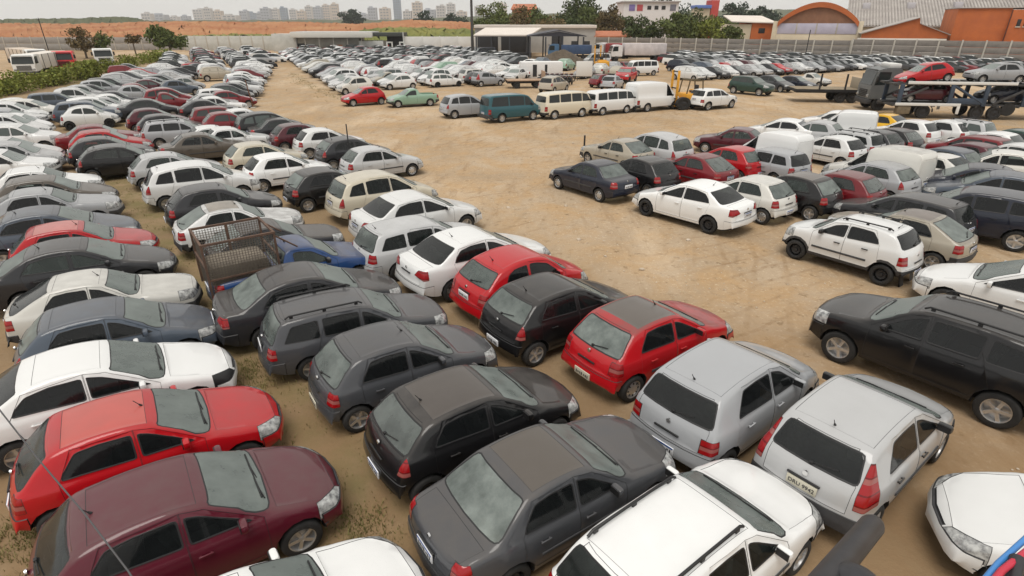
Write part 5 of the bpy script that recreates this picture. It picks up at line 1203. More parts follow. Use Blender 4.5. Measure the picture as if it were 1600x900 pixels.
ridge('far_hills', GRASSD, [(-300, 32), (240, 32), (420, 31), (620, 30.5), (760, 25), (900, 20), (1100, 16), (1300, 14), (1700, 12)], 900, 1400, seed=6, rough=2, back=300, step=8)

# ------------------------------------------------------------------ skyline
TW = [mat('tower_pale', (.50, .48, .46), .8), mat('tower_grey', (.36, .38, .42), .8), mat('tower_blue', (.22, .27, .34), .7), mat('tower_tan', (.52, .45, .38), .8)]
WIN = mat('tower_windows', (.14, .16, .19), .4)
sk = random.Random(9); G_S = 'towers of the distant city skyline'
def tower(px0, px1, py, m, D, label):
    xa, xb = X(px0, D), X(px1, D); h = Z(py, D); w = xb - xa; o = empty('apartment_tower', ((xa + xb) / 2, D, 0), 0, label=label, cat='building', group=G_S); dp = max(18, w * .8)
    part('wall', m, o, lambda bm: box(bm, (0, 0, h / 2), (w, dp, h)), 0)
    def bands(bm):
        n = max(3, int(h / 9)); 
        for k in range(n):
            z = h * (k + .5) / n
            for j in range(3): box(bm, (w * (-.3 + .3 * j), -dp / 2 - .15, z), (w * .19, .4, h / n * .42))
    part('window_rows', WIN, o, bands, 0, kind='stuff'); part('roof_block', m, o, lambda bm: box(bm, (w * sk.uniform(-.2, .2), 0, h + 2.5), (w * .4, dp * .5, 5)), 0)
WORDS = {0: 'pale', 1: 'grey', 2: 'bluish', 3: 'tan'}
SKY = [(226, 240, 21, 0), (241, 262, 23, 1), (286, 298, 25, 1), (307, 322, 15, 0), (323, 334, 13, 0), (336, 350, 17, 3), (378, 390, 17, 1), (391, 402, 20, 2), (411, 425, 13, 1), (427, 438, 14, 0), (441, 451, 12, 2), (455, 466, 15, 0), (467, 479, 17, 3), (480, 490, 10, 0), (492, 505, 11, 1), (507, 519, 8, 3), (521, 531, 6, 3), (577, 590, 12, 1), (595, 611, 13, 3), (617, 628, -2, 2), (646, 661, 4, 3), (683, 697, 9, 0), (699, 712, 6, 0)]
SPOT = ['leftmost of the skyline', 'beside the leftmost tower', 'small and alone left of the pale group', 'left of a pale group of three', 'middle of a pale group of three', 'right of a pale group of three', 'left of the gap before the tall group', 'squat, right of the lone grey one', 'at the left end of the tall group', 'second in the tall group', 'third in the tall group', 'fourth in the tall group', 'fifth in the tall group', 'sixth in the tall group', 'just left of the two tallest tan ones', 'lower of the two tallest tan ones', 'upper of the two tallest tan ones', 'just right of the round dark tree', 'between the round dark tree and the dark tall tower', 'tallest and darkest of the skyline', 'slender, above the russet trees', 'left of the pair by the light pole', 'right of the pair by the light pole']
SKY += [(265, 280, 26, 0), (352, 374, 24, 0), (404, 411, 20, 1), (532, 547, 19, 0), (560, 576, 22, 1), (631, 644, 17, 0), (664, 681, 15, 1), (714, 730, 18, 3), (742, 756, 10, 0), (778, 792, 6, 3)]
SPOT += ['second from the left end, low', 'wide and low after the pale group of three', 'narrow and low beside the lone bluish one', 'low, just right of the tallest tan pair', 'low, behind the round dark tree', 'right of the tallest dark one', 'broad and low before the light pole', 'right behind the low dark ridge tree', 'just right of the light pole', 'behind the open crowned green tree']
for i, (a, b_, y_, m) in enumerate(SKY): tower(a, b_, y_, TW[m], 2300 + 130 * (i % 4), f"{WORDS[m]} distant tower block, {SPOT[i]}")

# ------------------------------------------------------------------ trees
tree_at('tree', 128, 118, 42, 44, LEAFR, 'brownish thin tree by the trucks at the left', 11, n=900, s=.28)
tree_at('tree', 160, 122, 46, 36, LEAF, 'small green tree right of the brownish one at the left', 12, n=900, s=.28)
tree_at('tree', 207, 126, 49, 28, LEAFR, 'slim young tree with a bare trunk beside the left hedge', 13, n=500, s=.25, trunk=.12, rzf=.25)
tree_at('tree', 262, 120, 34, 62, LEAF, 'broad round green tree over the far left rows', 14, n=2200, s=.32, clumps=24)
tree_at('tree', 551, 600, 15, 42, LEAFF, 'round dark tree standing alone before the skyline', 15, n=1800, s=1.3, clumps=20)
tree_at('tree', 668, 420, 16, 50, LEAFF, 'dark wide tree on the ridge right of the tallest tower', 16, n=1200, s=.9)
tree_at('tree', 712, 430, 20, 44, LEAFF, 'low dark tree on the ridge left of the light pole', 17, n=1000, s=.9)
tree_at('tree', 770, 230, 0, 62, LEAF, 'green tree with an open crown just right of the light pole', 18, n=1600, s=.5)
tree_at('tree', 816, 150, 9, 46, LEAFR, 'russet tree behind the white hall, leftmost of a pair', 19, n=1300, s=.35)
tree_at('tree', 858, 152, 17, 50, LEAFR, 'russet tree behind the gabled shed', 20, n=1300, s=.35)
tree_at('tree', 905, 190, -18, 66, LEAFD, 'tall dark green tree rising out of the top edge', 21, n=2400, s=.45, clumps=24)
tree_at('tree', 948, 160, 3, 52, LEAFR, 'tall russet tree beside the painted white house', 22, n=1800, s=.38)
tree_at('tree', 1005, 140, 20, 64, LEAFD, 'dense dark bush tree left end of the clump above the concrete wall', 23, n=2200, s=.34)
tree_at('tree', 1052, 138, 18, 66, LEAF, 'bright green bush tree in the middle of the clump above the concrete wall', 24, n=2400, s=.34)
tree_at('tree', 1100, 137, 22, 62, LEAFB, 'yellow green bush tree right in the clump above the concrete wall', 25, n=2200, s=.34)
tree_at('tree', 1138, 137, 34, 44, LEAF, 'low green bush at the right end of the clump above the concrete wall', 26, n=1300, s=.32)
tree_at('tree', 1142, 330, 2, 60, LEAFF, 'far dark tree above the clump of bushes', 27, n=1400, s=.7)
tree_at('tree', 1195, 340, 4, 58, LEAFF, 'far dark tree left of the arched orange hall', 28, n=1400, s=.7)
tree_at('tree', 1040, 330, -4, 70, LEAFF, 'far dark tree between the painted house and the red roof', 29, n=1400, s=.7)

for px_, D_, ty_, w_, m_, sd_, lb in ((786, 172, 14, 56, LEAF, 41, 'green tree behind the pale roofed shed'), (838, 178, 12, 52, LEAF, 42, 'green tree between the two russet trees'), (884, 170, 18, 50, LEAFD, 43, 'dark green tree behind the right end of the gabled shed'), (926, 182, 6, 54, LEAF, 44, 'green tree left of the tall russet tree'), (972, 170, 22, 46, LEAFD, 45, 'dark green tree right of the tall russet tree'), (1078, 160, 12, 60, LEAFD, 46, 'dark green tree rising behind the bright bushes'), (1122, 165, 20, 50, LEAF, 47, 'green tree behind the yellow green bush'), (756, 200, 26, 36, LEAF, 48, 'small green tree at the foot of the light pole'), (1168, 200, 14, 46, LEAFF, 49, 'bluish green tree behind the lean-to roof')):
    tree_at('tree', px_, D_, ty_, w_, m_, lb, sd_, n=2000, s=.4, clumps=22)
# ------------------------------------------------------------------ buildings behind the right wall
ORANGE = mat('orange_paint', (.50, .135, .035), .8, var_col=(.38, .10, .03), scale=.4); SHEET = mat('weathered_sheet', (.30, .27, .25), .7, var_col=(.42, .39, .36), scale=.35); LILAC = mat('lilac_glazing', (.42, .40, .50), .35, var_col=(.5, .48, .58), scale=.6); CREAMW = mat('cream_wall', (.55, .48, .36), .85, var=.15, scale=.5); BRICKR = mat('red_tile', (.34, .12, .06), .85, var=.4, scale=1)
ANG = R(-26)                                       # these fronts run parallel to the concrete wall
def frame(px0, D):
    Ox, Oy, ca, sa = X(px0, D), D, math.cos(ANG), math.sin(ANG)
    def xl(px): q = (px - 800) / FPX; return (q * (Oy * CP + (CAMH - 3) * SP) - Ox) / (ca - q * sa * CP)
    def zl(py, px): return Z(py, Oy + xl(px) * sa)
    return (Ox, Oy, 0), xl, zl
o_, xl, zl = frame(1211, 134)
h1 = empty('arched_hall', o_, ANG, label='orange hall with a barrel arched gable and lilac glazing', cat='building')
xa, xb = xl(1211), xl(1336); zb_, zt_ = zl(34, 1270), zl(3, 1275)
arc = [(xa + (xb - xa) * i / 24, zb_ + (zt_ - zb_) * math.sin(math.pi * (i / 24)) ** .8) for i in range(25)]
def arch_roof(bm):
    A = [bm.verts.new((q, -.5, z)) for q, z in arc]; B = [bm.verts.new((q, 36, z)) for q, z in arc]; Ci = [bm.verts.new((q, -.5, z - 1.0)) for q, z in arc]; Ei = [bm.verts.new((q, 0, z - 1.0)) for q, z in arc]
    for i in range(24):
        f = bm.faces.new((A[i], A[i + 1], B[i + 1], B[i])); f.material_index = 1
        bm.faces.new((A[i], Ci[i], Ci[i + 1], A[i + 1])); bm.faces.new((Ci[i], Ei[i], Ei[i + 1], Ci[i + 1]))
part('roof', [ORANGE, SHEET], h1, arch_roof, 40)
part('gable', mat('brown_gable', (.20, .10, .06), .85, var=.5, scale=.5), h1, lambda bm: bm.faces.new([bm.verts.new((q, .02, z - .9)) for q, z in arc]), 0)
for i in range(4):
    q0 = xa + (xb - xa) * (i / 4) + .12; q1 = xa + (xb - xa) * ((i + 1) / 4) - .12; bx('window', h1, LILAC, q0, q1, -.06, .1, zl(53, 1270), zl(36.5, 1270)); bx('mullion', h1, POSTM, q1, q1 + .24, -.12, .1, zl(53, 1270), zl(36.5, 1270))
bx('wall', h1, CREAMW, xa - .6, xb + .6, .0, 30, 0, zl(53.2, 1270)); bx('pier', h1, CREAMW, xa - .9, xa - .02, -.1, .4, 0, zl(33, 1270)); bx('pier', h1, CREAMW, xb + .02, xb + .9, -.1, .4, 0, zl(33, 1270))
o_, xl, zl = frame(1316, 142)
h2 = empty('long_factory', o_, ANG, label='long factory with a weathered ribbed sheet roof between the arched hall and the orange block', cat='building')
xa, xb = xl(1318), xl(1640); z0_, z1_ = zl(40, 1400), zl(40, 1400) + 9.5
part('roof', SHEET, h2, lambda bm: quadslab(bm, [(xa, 0, z0_), (xb, 0, z0_), (xb, 30, z1_), (xa, 30, z1_)], .3), 0)
def ribs(bm):
    for i in range(60): q = xa + (xb - xa) * (i + .5) / 60; tube(bm, [(q, -.05, z0_ + .06), (q, 30, z1_ + .06)], .12, 4)
part('roof_ribs', mat('rib_sheet', (.24, .215, .20), .7, var_col=(.36, .33, .30), scale=.5), h2, ribs, 0, kind='stuff')
bx('wall', h2, CREAMW, xa, xb, .6, 1.1, 0, z0_ - .2); bx('ridge_beam', h2, CREAMW, xa - 2, xb, 30.2, 31.0, z1_ - 1, z1_ + .4)
for i in range(3): bx('skylight', h2, mat('skylight_sheet', (.5, .48, .5), .4) if i == 0 else bpy.data.materials['skylight_sheet'], xa + 3 + i * 9, xa + 4.5 + i * 9, 11, 14, z0_ + 3.4, z0_ + 4.8)
o_, xl, zl = frame(1339, 122)
h3 = empty('gabled_workshop', o_, ANG, label='low workshop with an orange gable above a white band', cat='building')
gp = [(xl(1344), zl(53, 1344)), (xl(1428), zl(28, 1428)), (xl(1430), zl(37, 1430)), (xl(1478), zl(54, 1478)), (xl(1478), zl(60, 1478)), (xl(1344), zl(60, 1344))]
part('gable', ORANGE, h3, lambda bm: (lambda F: bmesh.ops.translate(bm, vec=(0, .3, 0), verts=[v for v in bmesh.ops.extrude_face_region(bm, geom=[F])['geom'] if isinstance(v, bmesh.types.BMVert)]))(bm.faces.new([bm.verts.new((q, 0, z)) for q, z in gp])), 0)
part('roof', SHEET, h3, lambda bm: (quadslab(bm, [(xl(1341), -.4, zl(52, 1341)), (xl(1429), -.4, zl(26.5, 1429)), (xl(1429), 12, zl(26.5, 1429)), (xl(1341), 12, zl(52, 1341))], .12), quadslab(bm, [(xl(1430), -.4, zl(36, 1430)), (xl(1482), -.4, zl(54, 1482)), (xl(1482), 12, zl(54, 1482)), (xl(1430), 12, zl(36, 1430))], .12)), 0)
bx('wall', h3, mat('white_band', (.68, .64, .58), .8), xl(1339), xl(1478), -.06, .25, 0, zl(60, 1410) - .01)
o_, xl, zl = frame(1482, 117)
h4 = empty('orange_block', o_, ANG, label='plain bright orange block at the right edge with three small windows', cat='building')
bx('wall', h4, ORANGE, xl(1483), xl(1566), 0, 14, 0, zl(13, 1520)); bx('wall', h4, ORANGE, xl(1566) + .02, xl(1690), -.6, 14, 0, zl(15, 1600)); bx('roof', h4, SHEET, xl(1482), xl(1692), -.3, 14.3, zl(13, 1520) + .01, zl(11.6, 1520))
for px in (1577, 1588, 1598): bx('window', h4, DARKM, xl(px), xl(px + 6), -.68, -.55, zl(41, px), zl(30, px)); bx('sill', h4, POSTM, xl(px - 1), xl(px + 7), -.75, -.61, zl(43, px), zl(41.2, px))
bx('downpipe', h4, STEEL, xl(1564), xl(1565), -.72, -.62, 0, zl(16, 1564))
h5 = empty('small_house', (0, 138, 0), 0, label='small orange house with a pale lean-to roof beside the arched hall', cat='building'); D = 138
bx('wall', h5, ORANGE, X(1172, D), X(1208, D), 0, 8, 0, Z(36, D)); part('roof', PALER, h5, lambda bm: quadslab(bm, [(X(1138, D), -.5, Z(33, D)), (X(1209, D), -.5, Z(35, D)), (X(1209, D), 9, Z(24, D)), (X(1146, D), 9, Z(23, D))], .2), 0); bx('wall', h5, CREAMW, X(1142, D), X(1171.5, D), .1, 8, 0, Z(38, D)); bx('window', h5, DARKM, X(1183, D), X(1193, D), -.05, .05, Z(52, D), Z(44, D))
h6 = empty('painted_house', (0, 210, 0), 0, label='white two storey house with coloured wall panels above the bushes', cat='building'); D = 210
bx('wall', h6, mat('house_white', (.62, .60, .60), .8, var=.1), X(972, D), X(1056, D), 0, 14, 0, Z(4, D)); bx('roof', h6, mat('house_roof', (.36, .33, .32), .7), X(970, D), X(1058, D), -.6, 14.6, Z(4, D) + .02, Z(1.5, D))
for px, m_ in ((980, mat('panel_violet', (.20, .16, .40), .7)), (992, mat('panel_red', (.45, .08, .09), .7)), (1043, mat('panel_slate', (.18, .18, .22), .7))): bx('wall_panel', h6, m_, X(px, D), X(px + 9, D), -.1, .1, Z(17, D), Z(7, D))
for px in (1008, 1019, 1030): bx('window', h6, DARKM, X(px, D), X(px + 6, D), -.08, .1, Z(15, D), Z(9, D))
h7 = empty('blue_roof_hut', (0, 215, 0), 0, label='small hut with a blue roof and a red gable beyond the bushes', cat='building'); D = 215
bx('wall', h7, mat('hut_red', (.42, .06, .05), .8), X(1106, D), X(1118, D), 0, 6, 0, Z(0, D)); bx('roof', h7, mat('hut_blue', (.10, .18, .48), .6), X(1082, D), X(1105.5, D), -1, 6, Z(13, D), Z(8, D)); bx('wall', h7, CREAMW, X(1083, D), X(1105, D), 0, 5, 0, Z(13.2, D))
h8 = empty('brick_house', (0, 215, 0), 0, label='brick house with a red tiled roof between the russet trees', cat='building')
bx('wall', h8, mat('brick_wall', (.36, .15, .08), .9, var=.3), X(800, D), X(838, D), 0, 9, 0, Z(14, D)); part('roof', BRICKR, h8, lambda bm: quadslab(bm, [(X(798, D), -.6, Z(14, D)), (X(840, D), -.6, Z(14, D)), (X(838, D), 9, Z(5, D)), (X(802, D), 9, Z(5, D))], .3), 0)
h9 = empty('tiled_house', (0, 140, 0), 0, label='low house with a rusty tiled roof behind the concrete wall left of the bushes', cat='building'); D = 140
bx('wall', h9, CREAMW, X(932, D), X(985, D), 0, 8, 0, Z(56, D)); part('roof', BRICKR, h9, lambda bm: quadslab(bm, [(X(928, D), -.6, Z(56, D)), (X(988, D), -.6, Z(56, D)), (X(984, D), 8, Z(49, D)), (X(932, D), 8, Z(49, D))], .25), 0)
h10 = empty('glass_office', (0, 230, 0), 0, label='grey blue office front far behind the orange block at the top right', cat='building'); D = 230
bx('wall', h10, mat('office_wall', (.25, .27, .31), .6), X(1545, D), X(1640, D), 0, 12, 0, Z(-14, D)); 
for i in range(4): bx('window', h10, mat('office_glass', (.12, .16, .24), .15) if i == 0 else bpy.data.materials['office_glass'], X(1549 + i * 14, D), X(1558 + i * 14, D), -.1, .1, Z(9, D), Z(-8, D))

# ------------------------------------------------------------------ trucks
def truck_wheel(root, x, y, r=.5, w=.28):
    key = ('tw', r, w)
    if key not in _wc:
        _wc[key] = mesh_of('tyre', TYRE, lambda bm: lathe_y(bm, [(0, -w * .3), (r * .55, -w * .45), (r * .58, -w * .5), (r * .95, -w * .5), (r, -w * .38), (r, w * .38), (r * .95, w * .5), (r * .58, w * .5), (r * .55, w * .3), (0, w * .3)], 20), 40)
        _wc[key, 1] = mesh_of('rim', STEEL, lambda bm: (lathe_y(bm, [(r * .55, w * .42), (r * .45, w * .36), (r * .2, w * .5), (0, w * .52)], 16),), 40)
    o = link('wheel', _wc[key], root, (x, y, r)); q = link('rim', _wc[key, 1], o); q.rotation_euler = (0, 0, 0 if y > 0 else math.pi); return o
def cab(root, m, x0, L, W, z0, H, roof_spoiler=True):
    """truck cab, front at x0 + L"""
    def shell(bm):
        pr = [(x0, z0), (x0, z0 + H - .1), (x0 + .25, z0 + H), (x0 + L * .62, z0 + H), (x0 + L * .86, z0 + H - .18), (x0 + L * .99, z0 + H * .42), (x0 + L, z0 + H * .36), (x0 + L, z0)]
        A = [bm.verts.new((a, W / 2, z)) for a, z in pr]; B = [bm.verts.new((a, -W / 2, z)) for a, z in pr]; bm.faces.new(A); bm.faces.new(B[::-1])
        for i in range(len(pr)): bm.faces.new((A[i], B[i], B[(i + 1) % len(pr)], A[(i + 1) % len(pr)]))
        bmesh.ops.bevel(bm, geom=bm.edges[:], offset=.07, segments=2, affect='EDGES')
    part('cab', m, root, shell, 40)
    a = Vector((x0 + L * .865, 0, z0 + H - .26)); b = Vector((x0 + L * .985, 0, z0 + H * .46)); n = (b - a).cross(Vector((0, 1, 0))).normalized(); n = n if n.x > 0 else -n
    part('windshield', GLASS, root, lambda bm: bm.faces.new([bm.verts.new(p + n * .03) for p in (a + Vector((0, -W * .43, 0)), a + Vector((0, W * .43, 0)), b + Vector((0, W * .46, 0)), b + Vector((0, -W * .46, 0)))]), 0).color = (.02, .025, .025, .3)
    for sd in (1, -1):
        part('side_window', GLASS, root, lambda bm: bm.faces.new([bm.verts.new(Vector((q, sd * (W / 2 + .006), z))) for q, z in ((x0 + L * .40, z0 + H * .48), (x0 + L * .90, z0 + H * .46), (x0 + L * .80, z0 + H * .88), (x0 + L * .40, z0 + H * .88))]), 0).color = (.02, .025, .025, .2)
        part('headlight', HEADL, root, lambda bm: box(bm, (x0 + L + .01, sd * W * .38, z0 + .28), (.08, .34, .2), bev=.03)); part('mirror', TRIM, root, lambda bm: box(bm, (x0 + L * .86, sd * (W / 2 + .16), z0 + H * .66), (.1, .22, .5), bev=.03))
        part('step', PLASTIC, root, lambda bm: box(bm, (x0 + L * .5, sd * (W / 2 - .05), z0 - .18), (.7, .22, .26), bev=.03))
    part('grille', TRIM, root, lambda bm: [box(bm, (x0 + L + .012, 0, z0 + .2 + .12 * k), (.06, W * .62, .07)) for k in range(5)]); part('bumper', PLASTIC, root, lambda bm: box(bm, (x0 + L - .1, 0, z0 - .16), (.4, W * .98, .38), bev=.05))
    if roof_spoiler: part('sun_visor', TRIM, root, lambda bm: box(bm, (x0 + L * .93, 0, z0 + H - .14), (.3, W * .86, .05), bev=.015))
def tractor(name, col, loc, head, label, box_=None, Lc=2.2):
    o = empty(name, loc, R(head), label=label, cat='truck', group='trucks beyond the left hedge'); m = mat('truck_paint_' + label.split()[0], col, .35, var=.08)
    cab(o, m, 1.0, Lc, 2.4, .9, 1.95)
    part('chassis', UNDER, o, lambda bm: box(bm, (-.8, 0, .8), (5.6, .9, .3)))
    for x_ in (2.1, -1.6, -2.9):
        for sd in (1, -1): truck_wheel(o, x_, sd * 1.05)
    if box_: part('cargo_box', mat('box_' + label.split()[0], box_, .6, var=.1), o, lambda bm: box(bm, (-4.4, 0, 1.95), (9.6, 2.4, 1.7), bev=.04)); part('box_frame', STEEL, o, lambda bm: [box(bm, (-9 + 2.3 * k, sd * 1.22, 1.95), (.06, .05, 1.66)) for k in range(5) for sd in (1, -1)])
    return o
tractor('truck', (.60, .012, .02), (X(97, 84) - .5, 85, 0), -62, 'red truck cab showing above the hedge')
tractor('truck', (.70, .70, .68), (X(150, 92), 93, 0), -55, 'white truck cab with black windshield right of the red one', Lc=2.3)
tractor('truck', (.68, .67, .64), (X(16, 74), 77, 0), -70, 'long white box truck at the left edge above the hedge', (.62, .58, .52))
tractor('truck', (.66, .66, .64), (X(62, 88) - 3, 90, 0), -40, 'dusty white truck with a beige box behind the white box truck', (.52, .44, .36))
fb = empty('flatbed_trailer', (X(1302, 53), 53.5, 0), R(-8), label='low flatbed trailer with an empty plank bed left of the grey tractor cab', cat='trailer')
for k in range(6): part('plank', mat('old_planks', (.27, .22, .15), .85, var_col=(.18, .14, .09), scale=2) if k == 0 else bpy.data.materials['old_planks'], fb, lambda bm: box(bm, (0, -1.05 + .42 * k, 1.1), (5.6, .40, .1), bev=.01))
part('bed_frame', STEEL, fb, lambda bm: (box(bm, (0, 1.28, 1.02), (5.6, .08, .22)), box(bm, (0, -1.28, 1.02), (5.6, .08, .22)), box(bm, (-2.84, 0, 1.02), (.08, 2.6, .22)), box(bm, (0, 0, .85), (5, .8, .2))))
part('stake', STEEL, fb, lambda bm: box(bm, (-.9, -1.2, 1.75), (.12, .12, 1.3))); part('stake', STEEL, fb, lambda bm: box(bm, (1.2, -1.2, 1.75), (.12, .12, 1.3)))
part('headboard', mat('beige_board', (.34, .29, .22), .8), fb, lambda bm: box(bm, (2.5, 0, 1.6), (.1, 2.3, .9), bev=.02))
for x_ in (1.0, 2.0):
    for sd in (1, -1): truck_wheel(fb, x_, sd * 1.0, .45)
tc_ = empty('tractor_truck', (X(1403, 48), 48.5, 0), R(172), label='grey tractor cab facing the flatbed trailer, in front of the car transporter', cat='truck'); m = mat('cab_grey', (.12, .125, .125), .4, var=.15)
cab(tc_, m, -.2, 2.1, 2.4, .85, 2.35); part('chassis', UNDER, tc_, lambda bm: box(bm, (-1.0, 0, .75), (5, .9, .28))); part('fifth_wheel', STEEL, tc_, lambda bm: box(bm, (-1.9, 0, 1.0), (1.0, .9, .14), bev=.04)); part('air_deflector', mat('deflector', (.6, .6, .58), .5), tc_, lambda bm: box(bm, (.3, 0, 3.35), (.9, 1.7, .35), bev=.1))
part('fuel_tank', ALLOY, tc_, lambda bm: tube(bm, [(-1.2, 1.0, .65), (-.3, 1.0, .65)], .3, 14))
for x_ in (1.0, -2.1):
    for sd in (1, -1): truck_wheel(tc_, x_, sd * 1.02, .5)
# car transporter
TR_L = 43.5
tr = empty('car_transporter', (X(1535, TR_L), TR_L + .6, 0), R(172), label='dark two deck car transporter with white rails carrying a red car and a silver sedan', cat='trailer')
WR = mat('white_rail', (.68, .68, .66), .5); DB = mat('trailer_blue', (.03, .045, .07), .55, var=.5, scale=2); DK = mat('deck_steel', (.035, .035, .036), .6, var=.8, scale=2)
part('lower_deck', DK, tr, lambda bm: (box(bm, (0, .75, 1.0), (11.5, .75, .12)), box(bm, (0, -.75, 1.0), (11.5, .75, .12)), [box(bm, (-5.6 + k * 1.4, 0, .92), (.12, 2.4, .12)) for k in range(9)]))
part('upper_deck', DK, tr, lambda bm: (box(bm, (0, .75, 2.4), (11.8, .75, .12)), box(bm, (0, -.75, 2.4), (11.8, .75, .12)), [box(bm, (-5.6 + k * 1.4, 0, 2.32), (.12, 2.4, .12)) for k in range(9)]))
for sd in (1, -1):
    part('side_rail', WR, tr, lambda bm: box(bm, (1.4, sd * 1.26, 2.51), (7.2, .07, .20), bev=.015)); part('side_rail', WR, tr, lambda bm: (box(bm, (3.3, sd * 1.27, 1.02), (4.4, .08, .2), bev=.015), box(bm, (1.2, sd * 1.27, .68), (.2, .08, .6), bev=.015)))
    for x_ in (-5.4, -3.0, -.4, 1.9, 5.3): part('deck_post', DB, tr, lambda bm: box(bm, (x_, sd * 1.2, 1.67), (.28, .16, 1.45), bev=.02))
    part('brace', DB, tr, lambda bm: (tube(bm, [(-.4, sd * 1.2, 1.1), (1.9, sd * 1.2, 2.35)], .09, 6), tube(bm, [(-5.4, sd * 1.2, 1.1), (-3.0, sd * 1.2, 2.35)], .08, 6)))
    for x_ in (-.2, -1.4, 3.4): truck_wheel(tr, x_, sd * 1.0, .48)
    part('mudguard', PLASTIC, tr, lambda bm: tube(bm, [(3.4 + .62 * math.cos(t), sd * 1.1, .48 + .62 * math.sin(t)) for t in [math.pi * i / 10 for i in range(11)]], .05, 6))
for i_, (xx, zz, aa, ll) in enumerate(((-2.2, 1.7, .5, 2.6), (.7, 1.7, -.55, 2.4), (4.4, 1.75, .45, 2.0), (-4.6, 1.7, -.5, 2.2))):
    for sd in (1, -1): part('hydraulic_arm', DK, tr, lambda bm: box(bm, (xx, sd * 1.12, zz), (ll, .12, .16), Matrix.Rotation(aa, 4, 'Y'), bev=.02))
part('wheel_ramp', DK, tr, lambda bm: [box(bm, (-5.2 + .5 * k, sd * .75, 2.5), (.08, .7, .1)) for k in range(22) for sd in (1, -1)])
part('side_panel', DK, tr, lambda bm: box(bm, (-4.2, 1.24, 1.35), (2.2, .05, .6), bev=.01)); part('side_panel', DB, tr, lambda bm: box(bm, (.7, 1.24, 1.28), (2.1, .05, .42), bev=.01)); part('spare_wheel', TYRE, tr, lambda bm: tube(bm, [(-2.2, .9, .75), (-2.2, 1.15, .75)], .45, 16))
part('light_bar', STEEL, tr, lambda bm: box(bm, (-6.0, 0, 2.75), (.12, 2.5, .5), bev=.02))
part('tool_box', mat('tool_box', (.14, .11, .07), .7, var=.5), tr, lambda bm: box(bm, (4.8, 1.0, .6), (.9, .5, .55), bev=.03))
part('ramp', DK, tr, lambda bm: (box(bm, (-6.9, .75, .85), (2.2, .5, .1), Matrix.Rotation(-.3, 4, 'Y')), box(bm, (-6.9, -.75, .85), (2.2, .5, .1), Matrix.Rotation(-.3, 4, 'Y'))))
def on_trailer(x_, z_, y_=0): return Matrix.LocRotScale(tr.location, tr.rotation_euler.to_quaternion(), None) @ Vector((x_, y_, z_))
car('hatch', 'red', on_trailer(3.5, 2.38), R(172), 'bright red car on the upper deck of the transporter, nose down', 1, None, glass='dark', dust=.02, plate=None, pitch=-.14)
car('old_sedan', 'silver', on_trailer(-1.3, 2.47), R(172), 'silver grey sedan on the upper deck behind the red car', 1, None, glass='dark', dust=.4, plate=None)
car('hatch', 'maroon', on_trailer(3.2, 1.07), R(172), 'dark maroon car in the shade of the lower deck', 1, None, glass='dark', dust=.3, plate=None)
car('hatch', 'navy', on_trailer(-2.4, 1.07), R(172), 'dark blue car at the back of the lower deck', 1, None, glass='dark', dust=.3, plate=None)

# ------------------------------------------------------------------ forklifts
YEL = mat('forklift_yellow', (.72, .34, .015), .45, var_col=(.55, .26, .02), scale=3)
def forklift(loc, head, label):
    o = empty('forklift', loc, R(head), label=label, cat='forklift', group='yellow forklifts in the yard')
    part('body', YEL, o, lambda bm: (box(bm, (-.5, 0, 1.05), (2.0, 1.35, .75), bev=.1), box(bm, (-1.55, 0, 1.05), (.75, 1.6, 1.05), bev=.16), box(bm, (.3, 0, .8), (1.2, 1.0, .3), bev=.04)))
    part('engine_hood', YEL, o, lambda bm: box(bm, (-1.0, 0, 1.55), (1.2, 1.1, .3), bev=.08))
    part('seat', TRIM, o, lambda bm: (box(bm, (-.45, 0, 1.55), (.5, .5, .14), bev=.05), box(bm, (-.68, 0, 1.85), (.12, .5, .55), bev=.05)))
    part('overhead_guard', mat('guard_steel', (.10, .07, .03), .6) if 'guard_steel' not in bpy.data.materials else bpy.data.materials['guard_steel'], o, lambda bm: ([tube(bm, [(a, s_, 1.2), (a2, s_, 2.55)], .05, 6) for a, a2, s_ in ((.45, .25, .55), (.45, .25, -.55), (-.95, -.8, .55), (-.95, -.8, -.55))], [box(bm, (-.28 + .0, -.5 + .25 * k, 2.57), (1.2, .06, .05)) for k in range(5)]))
    for s_ in (.42, -.42): part('mast', YEL, o, lambda bm: box(bm, (1.15, s_, 1.85), (.14, .16, 3.2), bev=.02))
    part('mast_bars', STEEL, o, lambda bm: [box(bm, (1.16, 0, z), (.08, .8, .1)) for z in (.5, 1.9, 3.35)]); part('carriage', STEEL, o, lambda bm: (box(bm, (1.3, 0, 1.0), (.08, 1.2, .1)), box(bm, (1.3, 0, .5), (.08, 1.2, .1))))
    for s_ in (.35, -.35): part('fork', STEEL, o, lambda bm: (box(bm, (1.38, s_, .75), (.06, .14, .7)), box(bm, (1.95, s_, .38), (1.2, .14, .06))))
    for s_ in (.75, -.75): truck_wheel(o, .75, s_, .58, .34); truck_wheel(o, -1.35, s_ * .95, .40, .26)
    return o
forklift((X(1082, 48.5), 49, 0), 195, 'large yellow forklift with tall mast between the high panel van and the white SUV').scale = (1.1, 1.1, .86)
forklift((X(940, 84), 85, 0), 100, 'second yellow forklift farther back among scrap, near a small red car')

